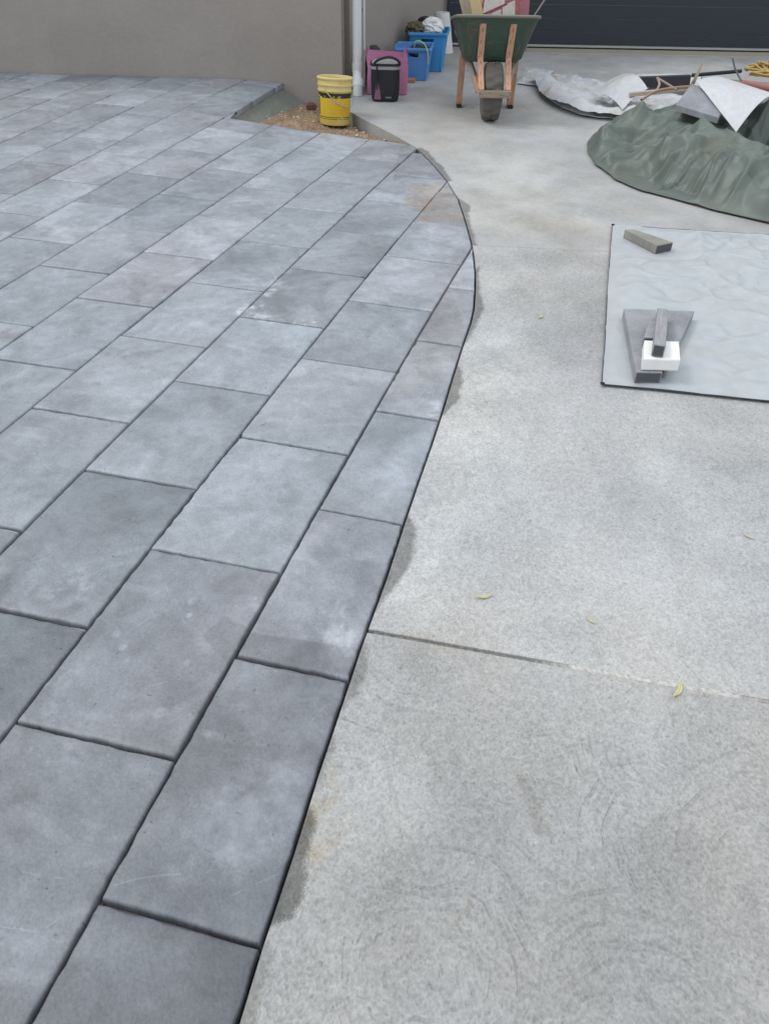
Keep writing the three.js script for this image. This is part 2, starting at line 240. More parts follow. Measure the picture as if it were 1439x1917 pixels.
// ---------------------------------------------------------------- paving
const paving = struct('paving');
{
  const R = rng(5);
  for (const p of pavers) {
    const far = p.cy > 2.82 || p.cx < -2.4, step = p.cy < 2 ? 0.022 : p.cy < 4 ? 0.05 : 0.1, amp = p.cy < 1.2 ? 0.004 : 0.0022;
    const pts = [];
    for (let i = 0; i < p.poly.length; i++) {
      const a = p.poly[i], b = p.poly[(i + 1) % p.poly.length], L = Math.hypot(b[0] - a[0], b[1] - a[1]);
      if (L < 0.004) continue;
      const m = Math.max(1, Math.round(L / step));
      for (let q = 0; q < m; q++) pts.push([a[0] + (b[0] - a[0]) * q / m, a[1] + (b[1] - a[1]) * q / m, q === 0 ? 1 : 0]);
    }
    const n = pts.length; if (n < 3) continue;
    const nrm = pts.map((q, i) => { const a = pts[(i + n - 1) % n], b = pts[(i + 1) % n]; const e1 = [q[0] - a[0], q[1] - a[1]], e2 = [b[0] - q[0], b[1] - q[1]], l1 = Math.hypot(...e1) || 1, l2 = Math.hypot(...e2) || 1; let nx = -e1[1] / l1 - e2[1] / l2, ny = e1[0] / l1 + e2[0] / l2; const l = nx * nx + ny * ny; const k = l > 0.3 ? 2 / l : 1; return [nx * k, ny * k]; });
    const wob = pts.map(q => amp * (fbm(q[0] * 45 + p.k, q[1] * 45 + p.n, 2, 77) * 1.5 - 0.4) + (vn(q[0] * 30, q[1] * 30, p.k + 33) > 0.93 ? 0.004 : 0));
    const tilt = [(p.rr[1] - 0.5) * 0.006, (p.rr[2] - 0.5) * 0.004];
    const lvl = (x, y) => zPave(x, y) + p.lift + tilt[0] * (x - p.cx) + tilt[1] * (y - p.cy);
    const pos = [], uv = [], idx = [], A = far ? FAR : NEAR;
    const rings = [[0, -0.042], [0, -0.009], [0.0016, -0.0034], [0.005, -0.0009], [0.012, 0]];
    for (const [inn, dz] of rings) for (let i = 0; i < n; i++) {
      const o = inn + (dz > -0.04 ? Math.max(0, wob[i]) : 0), x = pts[i][0] + nrm[i][0] * o, y = pts[i][1] + nrm[i][1] * o;
      pos.push(x, lvl(x, y) + dz, -y); uv.push((x - A.x0) / A.w, (y - A.y0) / A.h);
    }
    for (let r = 0; r < rings.length - 1; r++) for (let i = 0; i < n; i++) { const a = r * n + i, b = r * n + (i + 1) % n; idx.push(a, b, a + n, b, b + n, a + n); }
    const top = (rings.length - 1) * n, con = Array.from({ length: n }, (_, i) => new THREE.Vector2(pos[(top + i) * 3], -pos[(top + i) * 3 + 2]));
    for (const t of THREE.ShapeUtils.triangulateShape(con, [])) idx.push(top + t[0], top + t[1], top + t[2]);
    obj('paver', geo(pos, idx, uv), far ? paverFar : paverNear, paving);
  }
  // screeded mortar under the stones
  const nx = 60, ny = 60, pos = [], idx = [], mm = mat({ color: lin(0.10, 0.098, 0.09), roughness: 1 });
  const bed = clipHalf(offsetLine(CURVE, 0.004).concat(NOTCH.map(q => [q[0] - 0.01, q[1] - 0.01]), [onWall(0.56, 0.006), onWall(7, 0.006), [-8.6, -1.4]]), p => p[0] + 8.6);
  const g = prism(bed, -0.16, -0.045, 0);
  obj('mortar_bed', g, mm, paving);
  { // sand swept into the joints, lying lower near the curve
    const p = [], ix = [], u = [], NX = 130, NY = 130, x0 = -8.4, y0 = -1.4; let nv = 0; const id = {};
    for (let j = 0; j <= NY; j++) for (let i = 0; i <= NX; i++) { const x = lerp(x0, 0.42, i / NX), y = lerp(y0, 6.9, j / NY); p.push(x, zPave(x, y) - lerp(0.026, 0.012, sst(0.6, 2.6, y)) - 0.004 * fbm(x * 9, y * 9, 2, 3), -y); }
    const ok = (x, y) => inPoly(REGION, x, y);
    for (let j = 0; j < NY; j++) for (let i = 0; i < NX; i++) { const cx = i2x(i), cy = j2y(j), q = [[i, j], [i + 1, j], [i, j + 1], [i + 1, j + 1]]; if (!q.every(([a, b]) => ok(i2x(a) + 0.012, j2y(b) + 0.012))) continue; const a = j * (NX + 1) + i, b = a + NX + 1; ix.push(a, a + 1, b, b, a + 1, b + 1); }
    function i2x(i) { return lerp(x0, 0.42, i / NX); } function j2y(j) { return lerp(y0, 6.9, j / NY); }
    obj('joint_sand', geo(p, ix), mat({ color: lin(0.15, 0.15, 0.148), roughness: 1 }), paving);
  }
  // raised mortar bed showing at the step beside the wall
  const gm = mat({ color: lin(0.17, 0.18, 0.155), roughness: 0.95, bumpMap: stoneBump, bumpScale: 0.02 });
  const p2 = [], i2 = [], u2 = [], NU = 40, NV = 14;
  for (let j = 0; j <= NV; j++) for (let i = 0; i <= NU; i++) {
    const t = i / NU, v = j / NV, x0 = lerp(NOTCH[2][0], NOTCH[3][0], t), y0 = lerp(NOTCH[2][1], NOTCH[3][1], t) - 0.005;
    const out = v * (0.24 + 0.08 * fbm(t * 9, 1, 3, 8)) + 0.012 * (fbm(t * 20, v * 7, 3, 4) - 0.5) - 0.02, z = zPave(x0, y0) - 0.03 - (0.13 + 0.03 * t) * Math.pow(v, 0.8) + 0.014 * (fbm(t * 16, v * 6, 3, 2) - 0.5);
    p2.push(x0 + out, z, -y0); u2.push(t * 1.3, v * 0.3);
    if (i < NU && j < NV) { const a = j * (NU + 1) + i, b = a + NU + 1; i2.push(a, a + 1, b, b, a + 1, b + 1); }
  }
  obj('mortar_edge', geo(p2, i2, u2), gm, paving);
}

// ---------------------------------------------------------------- concrete drive
const CN = { x0: 0.1, y0: -0.5, w: 2.4, h: 4.6 }, CF = { x0: -2.2, y0: 3.3, w: 7, h: 8.4 };
const STAINS = [['wet', 0.8, [[0.252, 1.077], [0.272, 1.117], [0.301, 1.065], [0.318, 1.007], [0.326, 0.909], [0.315, 0.816], [0.296, 0.751], [0.286, 0.697], [0.261, 0.656], [0.2, 0.9]]],
  ['wet', 0.5, [[0.27, 0.608], [0.307, 0.57], [0.31, 0.535], [0.32, 0.498], [0.317, 0.444], [0.312, 0.394], [0.288, 0.352], [0.24, 0.45]]],
  ['wet', 0.9, [[0.29, 0.166], [0.33, 0.122], [0.34, 0.102], [0.348, 0.046], [0.35, 0.013], [0.363, -0.026], [0.369, -0.055], [0.359, -0.083], [0.334, -0.112], [0.304, -0.139], [0.27, 0]]],
  ['wet', 0.4, [[0.316, -0.117], [0.347, -0.148], [0.351, -0.165], [0.354, -0.208], [0.363, -0.262], [0.37, -0.4], [0.3, -0.4]]],
  ['wet', 0.75, [[0.207, 2.1], [0.239, 2.041], [0.254, 1.97], [0.269, 1.835], [0.252, 1.75], [0.22, 1.65], [0.17, 1.8]]],
  ['wet', 0.8, [[-0.748, 5.307], [-0.674, 5.237], [-0.6, 5.09], [-0.559, 5.003], [-0.47, 4.87], [-0.445, 4.787], [-0.347, 4.571], [-0.4, 4.45], [-0.8, 5.1]]],
  ['wet', 0.75, [[-0.36, 4.476], [-0.23, 4.218], [-0.13, 4.082], [-0.115, 3.95], [-0.067, 3.752], [-0.03, 3.65], [-0.007, 3.587], [0.03, 3.42], [0.102, 3.133], [0.155, 2.87], [0.2, 2.72], [0.215, 2.664], [0.217, 2.56], [0.21, 2.405], [0.2, 2.25], [0.1, 2.4], [0.0, 3.2]]],
  ['wet', 0.45, [[0.28, 0.35], [0.31, 0.315], [0.318, 0.222], [0.32, 0.183], [0.31, 0.157], [0.26, 0.2]]],
  ['tan', 0.8, [[0.303, 0.231], [0.351, 0.232], [0.41, 0.123], [0.395, 0.005], [0.361, -0.005], [0.328, 0.098]]],
  ['tan', 0.5, [[0.28, 0.231], [0.33, 0.1], [0.35, 0.05], [0.3, 0.0]]],
  ['tan', 0.55, [[0.33, 0.64], [0.42, 0.66], [0.518, 0.665], [0.54, 0.622], [0.455, 0.58], [0.373, 0.608]]],
  ['mud', 0.5, [[0.405, 0.615], [0.43, 0.622], [0.47, 0.61], [0.46, 0.585], [0.42, 0.59]]],
  ['wet', 0.2, [[0.7, 0.335], [0.735, 0.325], [0.8, 0.21], [0.775, 0.195]]], ['mud', 0.35, [[0.6, -0.02], [0.64, 0.05], [0.68, 0.06], [0.66, 0.0]]],
  ['pale', 0.8, [[0.25, 0.64], [0.42, 0.7], [0.44, 1.1], [0.46, 1.6], [0.5, 2.2], [0.42, 2.9], [0.2, 3.3], [0.1, 2.6], [0.2, 1.5]]], ['pale', 0.5, [[0.3, 0.58], [0.42, 0.55], [0.45, 0.2], [0.5, -0.3], [0.35, -0.45], [0.3, 0.1]]], ['pale', 0.5, [[0.1, 3.6], [0.5, 3.8], [0.6, 4.6], [0.2, 5.3], [-0.4, 5.4], [-0.3, 4.6]]],
  ['tan', 0.35, [[0.6, 4.4], [0.9, 4.45], [1.0, 4.25], [0.7, 4.2]]],
  ['tan', 0.4, [[0.1, 3.95], [0.5, 4.05], [0.75, 3.9], [0.3, 3.75]]],
  ['mud', 0.3, [[-1.32, 7.4], [-1.1, 7.5], [-1.0, 7.35], [-1.2, 7.2]]],
  ['mud', 0.3, [[-0.7, 6.9], [-0.3, 7.1], [-0.1, 6.9], [-0.4, 6.6]]]];
const centres = []; { const R = rng(21); for (let gy = -2; gy < 24; gy++) for (let gx = -4; gx < 14; gx++) centres.push([gx * 0.42 + R() * 0.4 + 0.05, gy * 0.42 + R() * 0.4 - 0.9, 0.25 + R() * 0.4, R() * 99]); centres.push([1.0, -0.16, 2.6, 7], [0.62, -0.1, 1.6, 21], [1.25, 0.25, 1.6, 33]); }
const cgrid = {}; centres.forEach(c => { const k = Math.floor(c[0]) + ',' + Math.floor(c[1]); (cgrid[k] = cgrid[k] || []).push(c); });
function swirl(x, y) {        // arcs left by the hand float
  let v = 0, W = 0; const wx = x + 0.10 * (fbm(x * 5, y * 5, 2, 3) - 0.5), wy = y + 0.10 * (fbm(x * 5, y * 5, 2, 6) - 0.5);
  const ix = Math.floor(x), iy = Math.floor(y);
  for (let a = -1; a <= 1; a++) for (let b = -1; b <= 1; b++) { const l = cgrid[(ix + a) + ',' + (iy + b)]; if (l) for (const c of l) {
    const dx = wx - c[0], dy = wy - c[1], r = Math.hypot(dx, dy); if (r > 0.5) continue;
    const w = Math.pow(1 - r / 0.5, 3) * (0.4 + c[2]); const th = Math.atan2(dy, dx);
    const w6 = w ** 10; const rj = r + 0.006 * vn(th * 9, r * 20, 4); v += w6 * (0.45 * vn(rj * 120, th * (1.4 + 2 * r) + c[3], 9) + 0.55 * vn(rj * 270, th * (2 + 4 * r) + c[3], 19)); W += w6; } }
  return W > 1e-30 ? v / W : 0.5;
}
function concreteMaps(A, N, fine) {
  const col = new Float32Array(N * N * 3), bp = new Uint8Array(N * N * 4), sx = A.w / N, sy = A.h / N;
  for (let j = 0; j < N; j++) for (let i = 0; i < N; i++) {
    const x = A.x0 + (i + 0.5) * sx, y = A.y0 + (j + 0.5) * sy, k = j * N + i;
    const big = fbm(x * 1.3, y * 1.1, 4, 201), mid = fbm(x * 6, y * 5, 4, 211), fi = fbm(x * 70, y * 70, 3, 221), gr = vn(x * 330, y * 330, 231) * 0.6 + h2(i, j, 7) * 0.4;
    const sw = fine ? (y < 1.4 ? swirl(x, y) : 0.5) : vn(x * 30, y * 90, 4), pat = sst(0.42, 0.62, fbm(x * 3.1, y * 2.6, 2, 241));
    const g5 = fine ? vn(x * 200, y * 200, 227) - 0.5 : 0, slab = y < 0.6135 + 0.06 * x ? 0.335 : y < 3.436 + 0.186 * x ? 0.38 : 0.38;
    let L = slab * (1 + 0.3 * (big - 0.5) + 0.34 * (mid - 0.5) + 0.2 * (fi - 0.5) + 0.3 * g5 + (fine ? 0.42 : 0.14) * (gr - 0.5));
    if (fine) { const g = sst(0.58, 0.82, sw) * (0.6 + 0.4 * pat) * sst(1.4, 0.3, y); L *= 1 - 0.11 * g; L *= 1 - 0.42 * sst(0.9, 0.99, vn(x * 150, y * 150, 251)) * 0.8; L *= 1 + 0.2 * sst(0.93, 1, vn(x * 190, y * 190, 261)); L *= 1 - 0.3 * sst(0.975, 0.995, vn(x * 45, y * 45, 281)); }
    L *= 1 - 0.14 * sst(0.52, 0.72, fbm(x * 2.1 + 5, y * 1.6, 4, 291));
    const t = fbm(x * 1.7, y * 1.7, 3, 301) - 0.5, t2 = fbm(x * 4, y * 4, 3, 311) - 0.5;
    col[k * 3] = L * (1.0 + 0.08 * t + 0.03 * t2); col[k * 3 + 1] = L * (1.0 + 0.01 * t); col[k * 3 + 2] = L * (0.985 - 0.10 * t - 0.04 * t2);
    const h = 0.3 * fi + 0.2 * gr + 0.2 * g5 + 0.1 + 0.4 * (1 - sst(0.5, 0.92, sw) * (0.35 + 0.65 * pat) * sst(1.4, 0.3, y)); bp[k * 4] = bp[k * 4 + 1] = bp[k * 4 + 2] = 255 * clamp01(h); bp[k * 4 + 3] = 255;
  }
  [...STAINS].sort((a, b) => (b[0] === 'pale') - (a[0] === 'pale')).forEach(([kind, a, poly], m) => {
    const b = bbox(poly), i0 = Math.max(0, Math.floor((b[0] - 0.05 - A.x0) / sx)), i1 = Math.min(N - 1, Math.ceil((b[2] + 0.05 - A.x0) / sx)), j0 = Math.max(0, Math.floor((b[1] - 0.05 - A.y0) / sy)), j1 = Math.min(N - 1, Math.ceil((b[3] + 0.05 - A.y0) / sy));
    const wob = kind === 'wet' ? 0.022 : kind === 'pale' ? 0.3 : 0.09, fe = kind === 'pale' ? 0.1 : kind === 'wet' ? 0.007 : 0.015;
    for (let j = j0; j <= j1; j++) for (let i = i0; i <= i1; i++) {
      const x = A.x0 + (i + 0.5) * sx, y = A.y0 + (j + 0.5) * sy; let v = 0;
      for (let q = 0; q < 4; q++) v += inPoly(poly, x + wob * (fbm(x * 26, y * 18, 4, 70 + m) - 0.5) + 2 * fe * (h2(i, j, q) - 0.5), y + wob * (fbm(x * 26, y * 18, 4, 90 + m) - 0.5) + 2 * fe * (h2(i, j, q + 40) - 0.5)) ? 0.25 : 0;
      if (!v) continue;
      const k = (j * N + i) * 3, g = fbm(x * 40, y * 40, 4, 330 + m);
      if (kind === 'wet') { const f = 1 - a * v * (0.66 + 0.25 * (g - 0.5)); col[k] *= f; col[k + 1] *= f * 0.99; col[k + 2] *= f * 0.965; }
      else if (kind === 'pale') { const f = 1 + 0.2 * a * v * sst(0.25, 0.7, 0.5 * g + 0.5 * fbm(x * 9, y * 9, 3, 351)); col[k] *= f; col[k + 1] *= f; col[k + 2] *= f * 0.99; }
      else if (kind === 'tan') { const f = a * v * sst(0.15, 0.8, g); col[k] *= 1 - 0.04 * f; col[k + 1] *= 1 - 0.13 * f; col[k + 2] *= 1 - 0.3 * f; }
      else { const f = a * v * sst(0.4, 0.65, g); col[k] *= 1 - 0.3 * f; col[k + 1] *= 1 - 0.4 * f; col[k + 2] *= 1 - 0.5 * f; }
    }
  });
  const o = new Uint8Array(N * N * 4);
  for (let i = 0; i < N * N; i++) { o[i * 4] = enc(col[i * 3]); o[i * 4 + 1] = enc(col[i * 3 + 1]); o[i * 4 + 2] = enc(col[i * 3 + 2]); o[i * 4 + 3] = 255; }
  return [dataTex(N, N, o, true, THREE.MirroredRepeatWrapping), dataTex(N, N, bp, false, THREE.MirroredRepeatWrapping)];
}
const drive = struct('driveway');
{
  const [cm, cb] = concreteMaps(CN, 2048, true), [fm, fb] = concreteMaps(CF, 1024, false);
  const near = mat({ map: cm, bumpMap: cb, bumpScale: 0.006, roughness: 0.9 }), far = mat({ map: fm, bumpMap: fb, bumpScale: 0.002, roughness: 0.85 });
  const E = offsetLine(CURVE, 0.0065);
  const all = [[0.44, -1.5], ...E, [-0.985, 5.562], [-1.281, 5.903], [-1.476, 6.117], [-1.629, 6.298], [-1.76, 6.5], [-1.885, 6.95], [SIDE_END[0] + 0.01, SIDE_END[1]], [SIDE_END[0] + 0.01, GAR(SIDE_END[0]) + 0.15], [4.6, GAR(4.6) + 0.15], [4.6, -1.5]];
  const j1 = p => p[1] - (0.6135 + 0.06 * p[0]), j2 = p => p[1] - (3.436 + 0.186 * p[0]);
  const cut = [clipHalf(all, p => -j1(p) - 0.006), clipHalf(clipHalf(all, p => j1(p) - 0.006), p => -j2(p) - 0.0016), clipHalf(all, p => j2(p) - 0.0016)];
  cut.forEach((poly, i) => {
    if (area(poly) < 0) poly.reverse();
    const A = i < 2 ? CN : CF; obj('concrete_slab', planUV(prism(poly, -0.12, -0.003, 0.0025), A.x0, A.y0, A.w, A.h), i < 2 ? near : far, drive);
  });
  // grit lying in the joints
  const gritM = mat({ vertexColors: true, roughness: 1 });
  const strip = (x0, x1, f, w, zf, s) => { const p = [], c = [], ix = [], n = Math.ceil((x1 - x0) / 0.004); for (let i = 0; i <= n; i++) { const x = lerp(x0, x1, i / n), y = f(x), [z, g] = zf(x); for (const e of [-1, 0, 1]) { const q = fbm(x * 160, e * 3, 3, s) - 0.5; p.push(x, Math.min(-0.0032, z + 0.006 * q), -(y + e * w)); const L = g * (1 + 0.9 * q); c.push(L, L * 0.96, L * 0.9); } if (i < n) for (let e = 0; e < 2; e++) { const a = i * 3 + e; ix.push(a, a + 3, a + 1, a + 1, a + 3, a + 4); } } const g = geo(p, ix); g.setAttribute('color', new THREE.Float32BufferAttribute(c, 3)); return g; };
  const f1 = x => 0.6135 + 0.06 * x, f2 = x => 3.436 + 0.186 * x;
  const fill = x => { const k = sst(0.66, 0.84, x + 0.08 * (fbm(x * 14, 0, 3, 8) - 0.5)) * (1 - 0.6 * sst(1.1, 1.3, x)); return [lerp(-0.011, -0.004, k), lerp(0.2, 0.45, k)]; };
  obj('joint_grit', strip(0.3, 4.6, f1, 0.0065, fill, 1), gritM, drive); obj('joint_grit', strip(0.05, 4.6, f2, 0.004, x => [-0.006, 0.3], 4), gritM, drive);
}
// subsoil under and round the works
{ const g = new THREE.PlaneGeometry(160, 160); g.rotateX(-Math.PI / 2); g.translate(0, -0.17, 0); const o = obj('ground', g, mat({ color: lin(0.19, 0.15, 0.11), roughness: 1 }), scene); o.userData.kind = 'structure'; }
// loose soil in the unpaved gap by the wall
{
  const o = struct('soil'), pos = [], idx = [], uv = [], N = 90, x0 = -2.55, x1 = -0.85, y0 = 5.3, y1 = 7.05;
  const edge = (x, y) => { const l = [[-0.985, 5.562], [-1.281, 5.903], [-1.476, 6.117], [-1.629, 6.298], [-1.76, 6.5], [-1.885, 6.95]]; let d = 9; for (let i = 0; i < l.length - 1; i++) { const a = l[i], b = l[i + 1], t = clamp01(((x - a[0]) * (b[0] - a[0]) + (y - a[1]) * (b[1] - a[1])) / ((b[0] - a[0]) ** 2 + (b[1] - a[1]) ** 2)); d = Math.min(d, Math.hypot(x - a[0] - t * (b[0] - a[0]), y - a[1] - t * (b[1] - a[1]))); } return d; };
  const H = (x, y) => { let z = -0.085 + 0.05 * (fbm(x * 4, y * 4, 3, 1) - 0.5) + 0.022 * (fbm(x * 18, y * 18, 3, 2) - 0.5) + 0.012 * (vn(x * 70, y * 70, 3) - 0.5); z += 0.085 * Math.exp(-((x + 1.98) ** 2 + (y - 5.85) ** 2) / 0.06) + 0.05 * Math.exp(-((x + 1.35) ** 2 + (y - 5.66) ** 2) / 0.025) + 0.03 * Math.exp(-((x + 2.05) ** 2 + (y - 6.3) ** 2) / 0.05); z += 0.06 * (1 - sst(0, 0.22, y - 5.44)); z = Math.min(z, 0.02 * sst(5.5, 5.7, y) - 0.008); return z - 0.03 * (1 - sst(0, 0.06, edge(x, y))); };
  for (let j = 0; j <= N; j++) for (let i = 0; i <= N; i++) { const x = lerp(x0, x1, i / N), y = lerp(y0, y1, j / N); pos.push(x, y < 5.4 || x < -2.36 ? Math.min(-0.06, H(x, y)) : H(x, y), -y); uv.push(x, y); if (i < N && j < N) { const a = j * (N + 1) + i, b = a + N + 1; idx.push(a, a + 1, b, b, a + 1, b + 1); } }
  const sm_ = fillTex(512, 512, (u, v) => { const n = tileNoise(u, v, 9, 4, 601), g = tileNoise(u, v, 90, 2, 611), L = 0.7 + 0.7 * (n - 0.5) + 0.8 * (g - 0.5); return [0.33 * L, 0.228 * L, 0.15 * L]; }, true);
  obj('soil_surface', geo(pos, idx, uv), mat({ map: sm_, roughness: 1 }), o);
  const R = rng(77), sg = new THREE.DodecahedronGeometry(1, 0), im = new THREE.InstancedMesh(sg, mat({ color: 0xffffff, roughness: 1 }), 420), m4 = new THREE.Matrix4(), q = new THREE.Quaternion();
  let c = 0; while (c < 420) { const x = lerp(-2.3, -0.95, R()), y = lerp(5.47, 6.6, R()); if (x > -0.935 - (y - 5.5) * 0.86 - 0.03) continue; const s = 0.003 + 0.009 * R() ** 4; q.setFromEuler(new THREE.Euler(R() * 6, R() * 6, R() * 6)); m4.compose(P(x, y, H(x, y) + s * 0.3), q, new THREE.Vector3(s, s * 0.7, s * 1.2)); im.setMatrixAt(c, m4); const l = 0.2 + R() * 0.5; im.setColorAt(c, lin(l, l * 0.74, l * 0.52)); c++; }
  im.name = 'gravel'; im.userData.kind = 'stuff'; finish(im); o.add(im);
  const clod = thing('clod', 'dark red-brown lump of clay at the foot of the rendered wall', 'clod', P(-2.05, 6.52, H(-2.05, 6.52)));
  const cg = new THREE.IcosahedronGeometry(0.045, 2), ca = cg.attributes.position; for (let i = 0; i < ca.count; i++) { const f = 0.75 + 0.6 * fbm(ca.getX(i) * 40, ca.getY(i) * 40 + ca.getZ(i) * 25, 2, 5); ca.setXYZ(i, ca.getX(i) * f * 1.1, ca.getY(i) * f * 0.8 + 0.022, ca.getZ(i) * f); } cg.computeVertexNormals();
  obj('lump', cg, mat({ color: lin(0.12, 0.062, 0.045), roughness: 1 }), clod);
}

// ---------------------------------------------------------------- house
const house = thing('house', 'house with taupe rendered walls and a charcoal garage door', 'house');
{
  const rn = fillTex(1024, 1024, (u, v) => { const a = tileNoise(u, v, 5, 4, 701), b = tileNoise(u, v, 60, 3, 711), g = tileNoise(u, v, 300, 1, 721), L = 1 + 0.2 * (a - 0.5) + 0.08 * (b - 0.5) + 0.06 * (g - 0.5); return [0.325 * L, 0.293 * L, 0.266 * L]; }, true);
  const rb = fillTex(1024, 1024, (u, v) => 0.5 * tileNoise(u, v, 70, 3, 731) + 0.5 * tileNoise(u, v, 300, 2, 741), false);
  const wallM = mat({ map: rn, bumpMap: rb, bumpScale: 0.0025, roughness: 0.95 });
  const wallBox = (a, b, th, z0, z1) => {   // wall standing on the line a -> b, thickness to the left of that direction
    const d = [b[0] - a[0], b[1] - a[1]], L = Math.hypot(...d), n = [-d[1] / L * th, d[0] / L * th], g = prism([a, b, [b[0] + n[0], b[1] + n[1]], [a[0] + n[0], a[1] + n[1]]], z0, z1, 0.006), p = g.attributes.position, u = g.attributes.uv, nn = g.attributes.normal;
    for (let i = 0; i < p.count; i++) { const s = ((p.getX(i) - a[0]) * d[0] + (-p.getZ(i) - a[1]) * d[1]) / L, flat = Math.abs(nn.getY(i)) > 0.7; u.setXY(i, s / 1.7, flat ? -p.getZ(i) / 1.7 : p.getY(i) / 1.7); } return g;
  };
  obj('front_wall', wallBox(onWall(9), CORNER, 0.24, -0.16, 2.75), wallM, house);
  obj('side_wall', wallBox([CORNER[0] - 0.002, CORNER[1] + 0.25], SIDE_END, 0.2, -0.16, 2.75), wallM, house);
  const A = [SIDE_END[0], GAR(SIDE_END[0])], B = [3.6, GAR(3.6)];
  obj('garage_wall', wallBox([A[0] - 0.5, GAR(A[0] - 0.5) + 0.02], [A[0] + 0.02, GAR(A[0] + 0.02) + 0.02], 0.2, -0.1, 2.75), wallM, house);
  obj('garage_wall', wallBox([3.6, GAR(3.6) - 0.1], [4.9, GAR(4.9) - 0.1], 0.2, -0.1, 2.75), wallM, house);
  obj('lintel', wallBox([A[0] + 0.03, GAR(A[0] + 0.03) - 0.02], [3.59, GAR(3.59) - 0.02], 0.2, 2.2, 2.75), wallM, house);
  const roof = prism([onWall(9.3, 0.3), onWall(-0.1, 0.3), [CORNER[0] + 0.3, CORNER[1] + 0.2], [SIDE_END[0] + 0.3, SIDE_END[1] - 0.2], [5.2, GAR(5.2) - 0.4], [4.6, 16], [-12, 14]], 2.77, 2.9, 0.01);
  obj('roof', roof, mat({ color: lin(0.2, 0.2, 0.21), roughness: 0.8 }), house);
  // sectional garage door: flat panels with a shallow groove between
  const door = new THREE.Group(); door.name = 'garage_door'; house.add(door);
  const dm = mat({ color: lin(0.024, 0.029, 0.043), roughness: 0.5, bumpMap: rb, bumpScale: 0.0012 });
  const ang = Math.atan(0.262), mid = [(A[0] + B[0]) / 2, (A[1] + B[1]) / 2], Ld = Math.hypot(B[0] - A[0], B[1] - A[1]);
  for (let i = 0; i < 16; i++) { const g = new RoundedBoxGeometry(Ld, 0.133, 0.04, 2, 0.004); g.rotateY(ang); g.translate(mid[0], 0.115 + i * 0.1365, -(mid[1] + 0.02)); obj('panel', g, dm, door); }
  { const g = new RoundedBoxGeometry(Ld, 0.022, 0.045, 2, 0.004); g.rotateY(ang); g.translate(mid[0], 0.032, -(mid[1] + 0.02)); obj('bottom_rail', g, mat({ color: lin(0.42, 0.43, 0.42), roughness: 0.5, metalness: 0.4 }), door); }
  { const g = new THREE.BoxGeometry(Ld, 0.022, 0.03); g.rotateY(ang); g.translate(mid[0], 0.0085, -(mid[1] + 0.02)); obj('rubber_seal', g, mat({ color: lin(0.02, 0.02, 0.02), roughness: 0.9 }), door); }
  { const sillPts = [[A[0] + 0.03, A[1] - 0.34], [B[0], B[1] - 0.34], [B[0], B[1] + 0.1], [A[0] + 0.03, A[1] + 0.1]]; obj('door_sill', prism(sillPts, -0.05, 0.006, 0.003), mat({ color: lin(0.40, 0.365, 0.30), roughness: 0.95, bumpMap: rb, bumpScale: 0.004 }), house); }
  // round rainwater pipe with a socketed shoe
  const pm = mat({ color: lin(0.66, 0.68, 0.68), roughness: 0.45 });
  const dp = new THREE.Group(); dp.name = 'downpipe'; house.add(dp);
  const px = -1.79, py = 7.06;
  obj('pipe', rod(P(px, py, 0.2), P(px, py, 2.74), 0.0425, 24), pm, dp);
  obj('socket', [rod(P(px, py, 0.165), P(px, py, 0.245), 0.0495, 24)], pm, dp);
  obj('shoe', [tube([P(px, py, 0.18), P(px + 0.004, py - 0.015, 0.15), P(px + 0.03, py - 0.09, 0.115), P(px + 0.045, py - 0.13, 0.085), P(px + 0.047, py - 0.14, 0.045), P(px + 0.046, py - 0.14, 0.0)], 0.044, 24, 20)], pm, dp);
  obj('socket', [rod(P(px + 0.036, py - 0.105, 0.125), P(px + 0.047, py - 0.135, 0.07), 0.05, 24)], pm, dp);
  obj('bracket', [new THREE.CylinderGeometry(0.047, 0.047, 0.03, 24).translate(px, 1.6, -py)], mat({ color: lin(0.4, 0.41, 0.41), roughness: 0.5 }), dp);
  const cdt = new THREE.Group(); cdt.name = 'conduit'; house.add(cdt);
  const cx = CORNER[0] + 0.063, cy = CORNER[1] + 0.47;
  obj('conduit_tube', rod(P(cx, cy, 0.3), P(cx, cy, 2.7), 0.0135, 12), pm, cdt); obj('saddle', new RoundedBoxGeometry(0.012, 0.02, 0.05, 2, 0.003).translate(cx - 0.006, 0.62, -cy), mat({ color: lin(0.3, 0.3, 0.3), roughness: 0.6 }), cdt);
}

